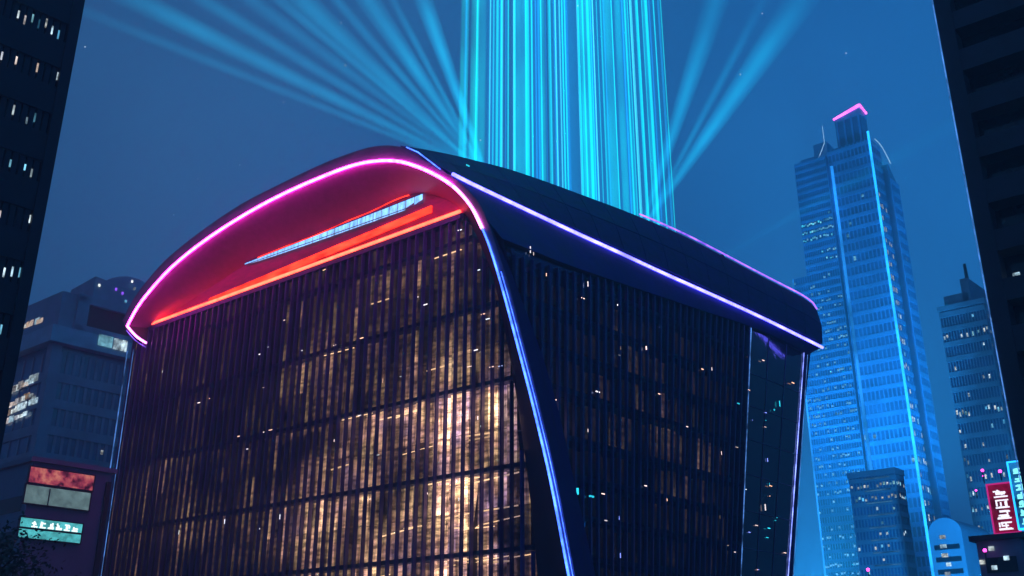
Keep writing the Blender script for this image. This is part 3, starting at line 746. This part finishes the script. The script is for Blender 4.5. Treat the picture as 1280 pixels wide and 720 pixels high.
# rooms behind the side glazing
random.seed(21)
for f in range(len(levels)-1):
    z0, z1 = levels[f], levels[f+1]; cells = []
    for i in range(nfin-1):
        s0, s1 = (i+.5)/nfin, (i+1.5)/nfin
        vt = v0t+(v1t-v0t)*s0
        if T_at(vt) < z1 or (vt < v0b and blade_z(vt)+3 > z0): continue
        dep = .8+random.random()*1.2
        u_ = (i+.5)/nfin; h = f/(len(levels)-2)
        g = .035 + (.5*math.exp(-((u_-.62)/.2)**2)*math.exp(-((h-.62)/.16)**2) + .25*math.exp(-((u_-.8)/.15)**2)*math.exp(-((h-.35)/.2)**2))*random.choice((0, .3, .8, 1.4))
        if random.random() < .035: g = random.uniform(.5, 1.2)
        if f == 2 and u_ > .6: g += random.uniform(.0, .35)
        a, b_ = side_pt(s0, z0+.1)-NS*dep, side_pt(s1, z0+.1)-NS*dep; c, d_ = side_pt(s1, z1-.7)-NS*dep, side_pt(s0, z1-.7)-NS*dep
        cells.append((a, b_, c, d_, g*.42))
    room_panels('room_interior', cells, hall)
    if f:
        ss = [s_ for s_ in [k/60 for k in range(61)] if T_at(v0t+(v1t-v0t)*s_) > z0+.5 and (v0t+(v1t-v0t)*s_ > v0b or blade_z(v0t+(v1t-v0t)*s_) < z0-1)]
        if len(ss) > 3:
            a, b_ = side_pt(ss[0], z0), side_pt(ss[-1], z0); m = MB(); m.box(a-NS*.15-Z*.5, b_-a, -NS*5, Z*.5); m.build('floor_slab', M['slab'], hall)
m = MB(); a, b_ = side_pt(0, 0)-NS*5.2, side_pt(1, 0)-NS*5.2; m.poly([a, b_, side_pt(1, 36)-NS*5.2, side_pt(.15, 40)-NS*5.2]); m.build('core_wall', M['dark'], hall)
# small lamps, and glowing specks that imitate reflections, on the side walls
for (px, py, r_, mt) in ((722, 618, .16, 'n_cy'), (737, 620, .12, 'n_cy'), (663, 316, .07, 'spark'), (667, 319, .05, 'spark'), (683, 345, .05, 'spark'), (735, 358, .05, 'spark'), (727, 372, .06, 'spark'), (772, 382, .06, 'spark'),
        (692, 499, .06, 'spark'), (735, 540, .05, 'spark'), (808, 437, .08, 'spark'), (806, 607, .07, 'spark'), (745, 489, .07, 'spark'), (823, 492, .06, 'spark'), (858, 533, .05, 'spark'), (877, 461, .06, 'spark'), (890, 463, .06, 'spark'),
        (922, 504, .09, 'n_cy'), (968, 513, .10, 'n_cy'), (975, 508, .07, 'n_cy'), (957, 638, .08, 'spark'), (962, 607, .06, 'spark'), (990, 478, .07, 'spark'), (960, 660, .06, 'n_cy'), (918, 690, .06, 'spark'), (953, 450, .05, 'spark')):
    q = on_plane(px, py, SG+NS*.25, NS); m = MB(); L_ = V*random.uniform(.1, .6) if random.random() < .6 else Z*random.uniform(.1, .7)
    m.tube([q, q+L_], r_*.75, 6); m.build('facade_lamp_glint', M[mt], hall)
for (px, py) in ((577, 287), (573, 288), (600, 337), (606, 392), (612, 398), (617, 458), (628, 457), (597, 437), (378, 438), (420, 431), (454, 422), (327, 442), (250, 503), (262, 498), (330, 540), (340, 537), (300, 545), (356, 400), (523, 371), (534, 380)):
    q = on_plane(px, py, FG+NF*.36, NF); m = MB(); m.tube([q, q+U*random.uniform(.1, .5)], .045, 6); m.build('facade_lamp_glint', M['spark'], hall)
rq = random.Random(12)  # random glowing specks added as sparkle on the glass
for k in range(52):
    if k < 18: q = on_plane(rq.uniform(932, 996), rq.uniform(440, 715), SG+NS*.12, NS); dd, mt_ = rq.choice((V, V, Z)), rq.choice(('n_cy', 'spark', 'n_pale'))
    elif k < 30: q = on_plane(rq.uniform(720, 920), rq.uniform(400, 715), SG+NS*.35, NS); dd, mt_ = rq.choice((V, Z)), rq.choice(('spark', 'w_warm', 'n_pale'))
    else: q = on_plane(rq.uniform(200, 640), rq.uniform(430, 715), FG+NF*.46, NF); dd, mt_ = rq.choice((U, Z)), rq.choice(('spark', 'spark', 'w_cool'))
    m = MB(); m.tube([q, q+dd*rq.uniform(.08, .5)], rq.uniform(.02, .045), 5); m.build('facade_lamp_glint', M[mt_], hall)
for (px, py) in ((583, 206), (850, 342), (963, 384)):
    q = on_plane(px, py, K0.lerp(E0, .5)+NS*.6, nK); m = MB(); m.tube([q, q+V*.4], .07, 6); m.build('facade_lamp_glint', M['n_cy'], hall)

# ================================================================= right side city
def join(a, b2):
    n0 = len(a.v); a.v += b2.v; a.f += [tuple(i+n0 for i in f) for f in b2.f]; a.sm += b2.sm
Pt = at(1119, 400, 300); Pt.z = 0
t = root('glass_skyscraper', 'tall blue glass skyscraper with pink lit crown and cyan edge strips', 'skyscraper', tuple(Pt))
LS = along(Pt, U, 1061, 400); RS = along(Pt, V, 1131, 400)
zt = zat(1083, 137, Pt); zsh = zat(1089, 172, Pt)
m = MB(); m.prism(footprint(Pt, U, LS, V, RS), zsh); m.prism(footprint(Pt+U*2.0+V*1.5, U, LS-5, V, RS-3), zt); m.build('shaft_glazing', M['tglass'], t)
FHt = 3.9
def tlit(a, b_, k, j): return .035
wl = facade(t, Pt, U, NF, LS, 1, zsh, FHt, 1.3, 11, tlit, [M['w_blue']], seed=31, pier=.35, cap=26, win=(.7, .5))
join(wl, facade(t, Pt, V, NS, RS, 1, zsh, FHt, 1.3, 6, lambda a, b_, k, j: (.75 if b_ < .55 else .2)*(1 if a > .30 else .35)*(1 if a < .88 else 0), [M['w_cool'], M['w_blue'], M['w_cool']], seed=32, pier=.35, cap=70, win=(.8, .6)))
for k in range(4): wl.box(Pt+U*(2.4+k*(LS-6.4)/3)+V*1.4+Z*zsh+NF*0, U*.5, -V*.4, Z*(zt-zsh))
wl.build('wall', M['tower'], t)
# wing A (left), stepped
Pa = Pt+U*LS+NF*2.5; La = along(Pa, U, 997, 400); za = zat(1047, 190, Pa)
zm = zat(1050, 335, Pa); La2 = along(Pa, U, 998, 250)
m = MB(); m.prism(footprint(Pa, U, La, -NF, 22), zm); m.prism(footprint(Pa+Z*0, U, La2, -NF, 22), za-.5); m.build('wing_glazing', M['tglass'], t)
wl = facade(t, Pa, U, NF, La, 1, zm, 2.5, .9, 20, lambda a, b_, k, j: (.6 if (k % 9) in (3, 4) else .22), [M['w_blue'], M['w_cyan'], M['w_blue']], seed=33, pier=.16, cap=45, win=(.9, .42))
join(wl, facade(t, Pa, U, NF, La2, zm, za, 2.5, .9, 17, lambda a, b_, k, j: (.92 if .25 < a < .42 else .2)*(0 if a > .50 else 1), [M['w_cyan'], M['w_cyan'], M['w_blue']], seed=35, pier=.16, cap=55, win=(.95, .42)))
wl.build('wing_wall', M['tower'], t)
m = MB(); m.box(Pa+U*(La2*.35)-NF*3+Z*(za-1), U*La2*.55, -NF*12, Z*3.0); m.box(Pa+U*0-NF*3+Z*(za-1), U*La*.3, -NF*12, Z*7); m.build('wing_top', M['tower'], t)
# wing B (right), plain and lower
Pb = Pt+V*RS-U*2.0; Lb = along(Pb, V, 1149, 400); zb = zat(1113, 190, Pb)
m = MB(); m.prism(footprint(Pb, V, Lb, U, 18), [zb-4, zb-10, zb-10, zb-4]); m.build('wing_glazing', M['tglass'], t)
wl = facade(t, Pb, V, NS, Lb, 1, zb-9, 3.9, 1.6, 6, .03, [M['w_blue']], seed=34, pier=.4, cap=10); wl.build('wing_wall', M['tower'], t)
# crown
m = MB(); q = Pt+U*1.9+V*1.4+Z*(zt-.2); m.prism([q, q+U*(LS-4.8), q+U*(LS-4.8)+V*(RS-2.8), q+V*(RS-2.8)], [zt+3, zt+.8, zt+.8, zt+1.8]); m.build('crown', M['tower'], t)
m = MB(); q = Pt+U*1.8+V*1.3; m.tube([q+Z*(zt+3.1), q+U*(LS-4.6)+Z*(zt+1.0)], .55, 8, .35); m.tube([q+Z*(zt+3.1), q+V*(RS-2.6)+Z*(zt+2.0)], .5, 8, .35); m.build('pink_crown_light', M['n_pinkcap'], t)
def tstrip(P_, z0, z1, r, mt, name='edge_light_strip'):
    m = MB(); m.tube([P_+Z*(z0+(z1-z0)*i/20) for i in range(21)], r); m.build(name, M[mt], t)
tstrip(Pt-U*.3-V*.3+NF*.3, 2, zsh+2, .38, 'n_cyan')
tstrip(Pt+U*(LS-1)+NF*.5, 45, zsh-6, .45, 'n_cyan2')
tstrip(Pa+U*La+NF*.2, 2, zm, .25, 'n_cyan2')
tstrip(Pt+U*(LS*.55)+NF*.5, 30, 60, .15, 'n_cyan2')
def arc(A, B_, sag, r):
    m = MB(); m.tube([A.lerp(B_, i/10)+Z*sag*math.sin(math.pi*i/10) for i in range(11)], r); m.build('roof_arc_light', M['n_arc'], t)
A1 = Pt+U*(LS+.3)+NF*.5; arc(A1+Z*(zsh+3), A1+U*7+Z*(zsh-5), -2.0, .13); arc(A1+Z*(zt-1), A1+Z*(zsh+3), 0, .10)
B1 = Pt+V*RS*.5-U*.5; arc(B1+Z*(zsh+1), Pb+V*Lb*.4+Z*(zb-3), 1.5, .14)

def simple_tower(name, label, cat, px, py, D, lpx, rpx, toppx, toppy, mt, fh, bays, lit, wm, seed, band=1.2, rdepth=18, top=None, cap=90, steps=(), win=(.6, .5), litr=None):
    P = at(px, py, D); P.z = 0; r_ = root(name, label, cat, tuple(P))
    L = along(P, U, lpx, py); Rr = along(P, V, rpx, py) if rpx else rdepth
    zt = zat(toppx, toppy, P)
    m = MB(); m.prism(footprint(P, U, L, V, Rr), zt-.3); m.build('glazing', M['tglass'], r_, True)
    wl = facade(r_, P, U, NF, L, .5, zt, fh, band, bays, lit, wm, seed=seed, cap=cap, win=win)
    join(wl, facade(r_, P, V, NS, Rr, .5, zt, fh, band, max(3, int(bays*Rr/L)), lit if litr is None else litr, wm, seed=seed+1, cap=max(0, 95-cap), win=win))
    wl.box(P-U*.3-V*.3+Z*(zt-.6), U*(L+.6), V*(Rr+.6), Z*1.2)
    for (a, b2, h) in steps: wl.box(P+U*L*a+V*1.5+Z*(zt+.5), U*L*(b2-a), V*(Rr-3), Z*h)
    wl.build('wall', mt, r_)
    return r_, P, L, Rr, zt
r_, P, L, Rr, zt = simple_tower('stepped_tower', 'blue hazy tower with stepped roof and scattered lit windows, left of the balcony tower', 'building', 1252, 500, 250, 1192, None, 1225, 376, M['conc_mid'], 3.7, 16,
    lambda a, b_, k, j: (.42 if k % 5 == 1 else .12) + (.55 if b_ > .86 and a < .7 else 0), [M['w_cool'], M['w_cool'], M['w_blue']], 41, steps=((.35, .9, 3.0), (.30, .48, 6.5)), cap=95, win=(.6, .4))
m = MB(); q = P+U*L*.39+V*4+Z*(zt+.5); m.tube([q, q+Z*11], .7, 8, .35); m.build('mast', M['metal'], r_)
r_, P, L, Rr, zt = simple_tower('banded_block', 'low blue block with thin pale floor lines in front of the skyscraper foot', 'building', 1126, 650, 215, 1068, 1136, 1118, 588, M['conc_blue'], 2.4, 14,
    lambda a, b_, k, j: .75 if a > .88 else (.12 if .25 < b_ < .6 else .03), [M['w_cool'], M['w_blue']], 51, band=.9, cap=60, win=(.8, .4))
m = MB()
for k in range(9): m.box(P+NF*.3+U*1+Z*(zt-1.2-2.4*k), U*(L-4), NF*.1, Z*.16)
m.build('pale_floor_line', M['n_line'], r_)
# round topped block
P = at(1206, 690, 190); P.z = 0
t = root('round_roof_block', 'small block with rounded roof and one column of lit windows', 'building', tuple(P))
L = along(P, U, 1164, 690); zt = zat(1203, 664, P)
ar = []
for i in range(13):
    a = math.pi*i/12; ar.append((L/2-L/2*math.cos(a), zt+math.sin(a)*(zat(1185, 646, P)-zt)))
m = MB(); fr = [P+U*x+Z*z for x, z in ar]; bk = [p+V*14 for p in fr]
m.grid([fr, bk], False); m.poly([P]+[*fr]+[P+U*L]); m.poly([P+V*14]+[*bk]+[P+U*L+V*14]); m.poly([P, P+V*14, bk[0], fr[0]]); m.poly([P+U*L, P+U*L+V*14, bk[-1], fr[-1]]); m.build('wall', M['conc_blue'], t, True)
m = MB()
for k in range(int(zt/2)): m.box(P+U*L*.12+Z*(k*2+.5)+NF*.02, U*L*.76, NF*.05, Z*.8); m.build('window_band', M['dglass'], t); m = MB()
rr = random.Random(5)
for k in range(14):
    m = MB(); q = P+U*L*rr.uniform(.45, .52)+Z*(zt-1.5*k-1)+NF*.1; m.box(q, U*rr.uniform(.5, 1.1), NF*.06, Z*.6); m.build('window', M['w_cool'], t)

# sign carrying block at the lower right, magenta lit
P = at(1278, 690, 110); P.z = 0
t = root('corner_block', 'low blue-lit block under the magenta sign at lower right', 'building', tuple(P))
L = along(P, U, 1222, 690); zs = zat(1250, 674, P)
m = MB(); m.prism(footprint(P, U, L, V, 12), zs); m.build('wall', M['conc_blue'], t, True)
m = MB(); m.box(P+NF*.02+U*.6+Z*(zs-3), U*(L-1.2), NF*.06, Z*1.4); m.build('window_band', M['dglass'], t); m = MB(); m.box(P+NF*.02+U*.6+Z*(zs-6.4), U*(L-1.2), NF*.06, Z*1.4); m.build('window_band', M['dglass'], t)
m = MB(); m.box(P-U*.5+NF*.5+Z*zs, U*(L+1), V*12.5, Z*.5); m.build('parapet', M['conc_dark'], t)
for (px, py) in ((1243, 688), (1262, 700), (1247, 712), (1232, 705)):
    q = on_plane(px, py, P+NF*.1, NF); m = MB(); m.box(q, U*.5, NF*.06, Z*.4); m.build('window', M['w_cool'], t)
n_dir = NF
def vsign(name, label, pts, D, bmat, lmat, ng, seed, fmat):
    P = at(pts[0], pts[1], D); z1_ = P.z; P.z = 0; z0_ = zat(pts[0], pts[3], P); w_ = -along(P, -U, pts[2], pts[1])
    w_ = along(P, -U, pts[2], pts[1])
    r_ = root(name, label, 'sign', (P.x, P.y, z0_)); d = -U; o = P+Z*z0_; h = z1_-z0_
    m = MB(); m.box(o, d*w_, NF*.5, Z*h); m.build('board', bmat, r_)
    m = MB(); e = .14
    for a, c, f in ((o-d*e-Z*e, d*(w_+2*e), Z*e), (o-d*e+Z*h, d*(w_+2*e), Z*e), (o-d*e, d*e, Z*h), (o+d*w_, d*e, Z*h)): m.box(a, c, NF*.6, f)
    m.build('frame', fmat, r_)
    rr = random.Random(seed); gh = h*.9/ng
    for k in range(ng):
        m = MB(); glyph(m, o+d*w_*.2+NF*.5+Z*(h*.05+k*gh), d, Z, w_*.6, gh*.8, .13, rr, 8, .1); m.build('letter', lmat, r_)
    return r_, P, z0_
sb_ = emit('magenta_lightbox', (.75, .01, .12), .32, noise=.6, scale=.5, lo=.3)
r1, Ps, z0s = vsign('neon_sign', 'upright magenta sign with pale vertical characters above the corner block', (1236, 608, 1265, 668), 112, sb_, emit('pale_letters', (.85, .85, 1), 1.5, sampled=False), 4, 3, M['n_magdim'])
m = MB(); m.tube([Ps-U*1.2+Z*.0+NF*.2-NF*1, Ps-U*1.2+Z*z0s-NF*.8], .2); m.build('sign_post', M['metal'], r1)
r2, Ps, z0s = vsign('neon_sign', 'narrow cyan sign with blue characters at the right frame edge', (1262, 580, 1282, 662), 106, emit('blue_lightbox', (.02, .30, .85), .7, noise=.5, scale=.6), emit('cyan_letters', (.25, .95, 1), 1.5, sampled=False), 7, 6, M['n_cyan'])
m = MB(); m.tube([Ps-U*.9-NF*.8, Ps-U*.9+Z*z0s-NF*.8], .2); m.build('sign_post', M['metal'], r2)
def mag_lamp(px, py, D, label, r=.35, post=1.0):
    r *= .62
    P = at(px, py, D); r_ = root('warning_lamp', label, 'lamp', tuple(P))
    m = MB(); rows = []
    for i in range(7):
        a = -math.pi/2+math.pi*i/6; rows.append([P+Vector((math.cos(a)*math.cos(c*math.pi/5), math.cos(a)*math.sin(c*math.pi/5), math.sin(a)))*r for c in range(10)])
    m.grid(rows, True, True); m.build('lens', M['n_lamp'], r_)
    m = MB(); m.tube([P-Z*post*(P.z if post > 5 else 1), P-Z*r*.8], .08 if post <= 5 else .18); m.build('bracket' if post <= 5 else 'pole', M['metal'], r_)
mag_lamp(1228, 588, 150, 'small magenta lamp, uppermost beside the magenta sign', .32)
mag_lamp(1229, 595, 152, 'faint magenta lamp just below the uppermost one', .2)
mag_lamp(1250, 589, 125, 'magenta lamp right above the upright sign', .3)
mag_lamp(1231, 688, 109, 'pink lamp at the lower left corner of the upright sign', .28)
mag_lamp(1220, 613, 150, 'dim magenta lamp left of the upright sign top', .22)
mag_lamp(1085, 712, 170, 'single magenta lamp at the foot of the blue skyscraper', .42)

# tree at the lower left edge
Ptr = at(-22, 700, 58); Ptr.z = 0
t = root('street_tree', 'dark leafy tree cut off by the left frame edge', 'tree', tuple(Ptr))
zt = zat(2, 612, Ptr); m = MB(); m.tube([Ptr, Ptr+Z*3+U*.2, Ptr+Z*(zt*.6)], .28, 8, .12); random.seed(5); tips = []
for k in range(9):
    a = random.uniform(0, 6.28); q = Ptr+Z*(zt*random.uniform(.35, .6)); e2 = q+Vector((math.cos(a), math.sin(a), .9))*random.uniform(1, 2.1); m.tube([q, q.lerp(e2, .5)+Z*.2, e2], .09, 5, .03); tips.append(e2)
m.build('trunk', M['bark'], t)
m = MB()
for k in range(2600):
    c = random.choice(tips)+Z*.2; q = c+Vector((random.gauss(0, .75), random.gauss(0, .75), random.gauss(0, .7)))
    a = Vector((random.gauss(0, 1), random.gauss(0, 1), random.gauss(0, .6))).normalized(); b2 = a.orthogonal().normalized(); s_ = random.uniform(.08, .18)
    m.poly([q-a*s_, q+b2*s_*.5, q+a*s_, q-b2*s_*.5])
m.build('crown', M['leaf'], t)

# ================================================================= searchlights and their beams
def beam_mat(name, color, strength, fall=0, noise=0):
    m = bpy.data.materials.new(name); m.use_nodes = True; nt = m.node_tree; nt.nodes.clear()
    o = nt.nodes.new('ShaderNodeOutputMaterial'); e = nt.nodes.new('ShaderNodeEmission'); e.inputs[0].default_value = tuple(color)+(1,); e.inputs[1].default_value = strength
    if fall:
        tc = nt.nodes.new('ShaderNodeTexCoord'); ln = nt.nodes.new('ShaderNodeVectorMath'); ln.operation = 'LENGTH'; nt.links.new(tc.outputs['Object'], ln.inputs[0])
        mr = nt.nodes.new('ShaderNodeMapRange'); mr.inputs[1].default_value = 0; mr.inputs[2].default_value = fall; mr.inputs[3].default_value = 1; mr.inputs[4].default_value = 0
        nt.links.new(ln.outputs['Value'], mr.inputs[0]); pw = nt.nodes.new('ShaderNodeMath'); pw.operation = 'POWER'; pw.inputs[1].default_value = 2.6; nt.links.new(mr.outputs[0], pw.inputs[0])
        ml = nt.nodes.new('ShaderNodeMath'); ml.operation = 'MULTIPLY'; ml.inputs[1].default_value = strength; nt.links.new(pw.outputs[0], ml.inputs[0]); 
        mp = nt.nodes.new('ShaderNodeMapping'); mp.inputs['Scale'].default_value = (.5, .5, .06) if not noise else (.05, .05, .05); nt.links.new(tc.outputs['Object'], mp.inputs[0])
        n = nt.nodes.new('ShaderNodeTexNoise'); n.inputs['Scale'].default_value = 1.0; n.inputs['Detail'].default_value = 3; nt.links.new(mp.outputs[0], n.inputs[0])
        nr = nt.nodes.new('ShaderNodeMapRange'); nr.inputs[1].default_value = .35; nr.inputs[2].default_value = .65; nr.inputs[3].default_value = .5; nr.inputs[4].default_value = 1.5; nt.links.new(n.outputs['Fac'], nr.inputs[0])
        m2 = nt.nodes.new('ShaderNodeMath'); m2.operation = 'MULTIPLY'; nt.links.new(ml.outputs[0], m2.inputs[0]); nt.links.new(nr.outputs[0], m2.inputs[1]); nt.links.new(m2.outputs[0], e.inputs[1])
    nt.links.new(e.outputs[0], o.inputs['Volume']); return m
def beam(base, tip, r0, r1, mt, label, group):
    r_ = root('searchlight', label, 'searchlight', tuple(base), group)
    d = (tip-base).normalized()
    m = MB(); m.tube([base-d*1.2, base-d*.9, base], max(.12, r0*.9), 12, r0*1.05+.05); m.build('housing', M['metal'], r_)
    m = MB(); m.tube([base+d*.05, tip], r0, 14, r1); m.build('beam', mt, r_, True); return r_
random.seed(17)
BK = K0 - NF*0 + U*3.5; nB = nK
def crest_z(px):
    P = on_plane(px, 200, BK, nB)
    j = min(range(len(Kpx)), key=lambda i: abs(Kpx[i][0]-px)); a = K3[j+1] if j+1 < len(K3) else K3[-1]; return a.z
words = ('thin', 'slim', 'bright', 'broad', 'faint')
ordn = ['first','second','third','fourth','fifth','sixth','seventh','eighth','ninth','tenth','eleventh','twelfth','thirteenth','fourteenth','fifteenth','sixteenth','seventeenth','eighteenth','nineteenth','twentieth','twenty-first','twenty-second','twenty-third','twenty-fourth','twenty-fifth','twenty-sixth','twenty-seventh','twenty-eighth','twenty-ninth','thirtieth','thirty-first','thirty-second','thirty-third','thirty-fourth','thirty-fifth','thirty-sixth']
VB = [(598,.55,.8,0),(606,.4,.8,0),(612,.8,.55,0),(622,.25,.9,0),(629,.55,.35,1),(636,.18,1.0,0),(642,.3,.5,1),(650,.12,1.6,2),(657,.55,.6,0),(664,.5,.7,0),(671,.14,1.2,0),(678,.35,.75,0),(684,.18,.9,1),(690,.45,.7,0),(697,.13,1.4,2),
      (704,.3,.5,1),(712,.35,.4,1),(720,.16,1.5,0),(728,.5,.75,0),(735,.85,.8,0),(744,.3,1.0,0),(751,.13,1.6,2),(758,.3,.5,1),(765,.16,1.0,0),(772,.75,.8,0),(781,.5,.75,0),(789,.14,1.3,0),(796,.4,.6,0),(803,.3,.9,0),(810,.15,1.4,2),(817,.45,.7,0),(824,.3,.9,0),(829,.18,.6,1)]
BC = [(.0, .72, .78), (.0, .26, .85), (.06, .85, .95)]
rb = random.Random(77); VB2 = []
VB += [(593, .3, .12, 0), (836, .3, .12, 0)]
for (px, r0, st, kind) in VB:
    if r0 >= .4: VB2.append((px, r0*.9, st*.52, kind))
    else: VB2.append((px, r0*.7, st, kind))
    VB2.append((px+rb.uniform(2, 5.5), rb.uniform(.05, .11), rb.uniform(.6, 1.7), rb.choice((0, 0, 2, 1))))
VB = sorted(VB2)
ones = ordn[:19]; tens = ['twenty', 'thirty', 'forty', 'fifty', 'sixty', 'seventy', 'eighty']
def ordinal(i):
    n = i+1
    if n < 20: return ones[n-1]
    t_, o_ = divmod(n, 10); return (tens[t_-2][:-1]+'ieth') if o_ == 0 else tens[t_-2]+'-'+ones[o_-1]
for i, (px, r0, st, kind) in enumerate(VB):
    q = on_plane(px, 100, BK, nB); q.z = crest_z(px)-3.2
    q += -NS*random.uniform(0, 2.5)
    beam(q, q+Z*105, r0, r0*1.08, beam_mat('beam_light', BC[kind], st*.74/(r0+.12), 260 if r0 > .3 else 0),
         '%s %s vertical beam on the roof ridge, %s from the left' % ('broad' if r0 > .5 else 'thin' if r0 < .2 else 'slim', ('cyan', 'blue', 'white-blue')[kind], ordinal(i)), 'vertical light beams standing on the hall roof')
VBW = 0  # wide faint emitting columns added to fill the blue glow between the beams
for k, (px, r0, st) in enumerate([(616, 2.0, .10), (660, 2.4, .13), (705, 2.2, .16), (742, 2.2, .14), (778, 2.4, .13), (812, 1.8, .12)]):
    q = on_plane(px, 100, BK-NS*5, nB); q.z = crest_z(px)-4.5
    beam(q, q+Z*105, r0, r0*1.05, beam_mat('glow_fill', (.0, .30, .70), st*.55), 'very wide soft blue glow column added behind the thin beams, %s wide one from the left' % ordn[k], 'added soft glow columns')
FB = [(602,214, 120,20, .7, .08, 'thin stray beam just under the widest upper left beam'), (604,214, 300,-40, .7, .09, 'thin beam between the third and fourth of the left fan'), (605,214, 470,-40, .6, .10, 'thin beam between the sixth and the steepest of the left fan'), (601,214, 150,-10, 1.5, .085, 'lowest, widest beam fanning to the upper left'), (603,214, 205,-30, 1.1, .07, 'second beam from the bottom of the left fan'), (602,213, 260,-40, 1.2, .05, 'third beam of the left fan, faint'), (601,213, 345,-30, 2.0, .060, 'fourth beam of the left fan, pale and broad'),
      (604,213, 395,-30, .8, .09, 'fifth beam of the left fan, thin'), (605,213, 440,-30, 1.7, .085, 'sixth beam of the left fan'), (606,213, 515,-40, 1.5, .12, 'steepest beam of the left fan, next to the upright beams'),
      (806,282, 1015,-20, 2.6, .060, 'broad beam leaning to the upper right'), (807,281, 965,-20, .9, .05, 'thin beam leaning right between two broad ones'), (804,280, 905,-30, 2.2, .055, 'fainter inner beam leaning right beside the upright beams'), (905,320, 1210,145, 1.6, .010, 'small faint low beam leaning right towards the skyscraper')]
for (x0, y0, x1, y1, r1, st, lab) in FB:
    q = on_plane(x0, y0, BK-NS*3, nB); tip = on_plane(x1, y1, BK-NS*3, NF if x1 < 600 else Vector((0, -1, 0))) if False else at(x1, y1, math.hypot(q.x, q.y)*1.02)
    tip2 = q+(tip-q)*1.55; r1 *= 1.35
    r_ = beam(q, tip2, .3, r1, beam_mat('fan_beam_light', (.0, .38, .66), st*5.5, (tip2-q).length*.99, 1), lab, 'fanned searchlight beams over the hall')
    d_ = (tip2-q).normalized()
    for fr_, s2 in ((.66, 3.5), (.36, 5.5)):
        m = MB(); m.tube([q+d_*.1, tip2], .3*fr_, 14, r1*fr_); m.build('beam_core', beam_mat('fan_core_light', (.0, .40, .66), st*s2, (tip2-q).length*.99, 1), r_, True)

# ================================================================= haze
m = MB(); m.box(Vector((-850, -350, -1)), Vector((1700, 0, 0)), Vector((0, 1300, 0)), Z*262)
hz = bpy.data.materials.new('haze'); hz.use_nodes = True; nt = hz.node_tree; nt.nodes.clear()
o = nt.nodes.new('ShaderNodeOutputMaterial'); pv = nt.nodes.new('ShaderNodeVolumePrincipled'); nt.links.new(pv.outputs[0], o.inputs['Volume'])
pv.inputs['Color'].default_value = (.62, .86, 1, 1); pv.inputs['Density'].default_value = .0019
hb = m.build('haze', hz); hb['kind'] = 'stuff'

# blue floodlights that wash the skyscraper; the third is an added fill for banded_block
for (dx, dy, en, aim) in ((-48, -42, 2.0e6, 125), (58, -34, 1.6e6, 130), (-48, -150, 4.0e5, 40)):
    ld = bpy.data.lights.new('blue_flood_and_fill', 'SPOT'); ld.energy = en; ld.color = (.02, .42, 1); ld.spot_size = R(62); ld.spot_blend = .8; ld.shadow_soft_size = 2
    lo = bpy.data.objects.new('blue_flood_and_fill', ld); COL.objects.link(lo); lo.location = Pt+Vector((dx, dy, 6))
    lo.rotation_euler = (Pt+Z*aim-lo.location).to_track_quat('-Z', 'Y').to_euler()
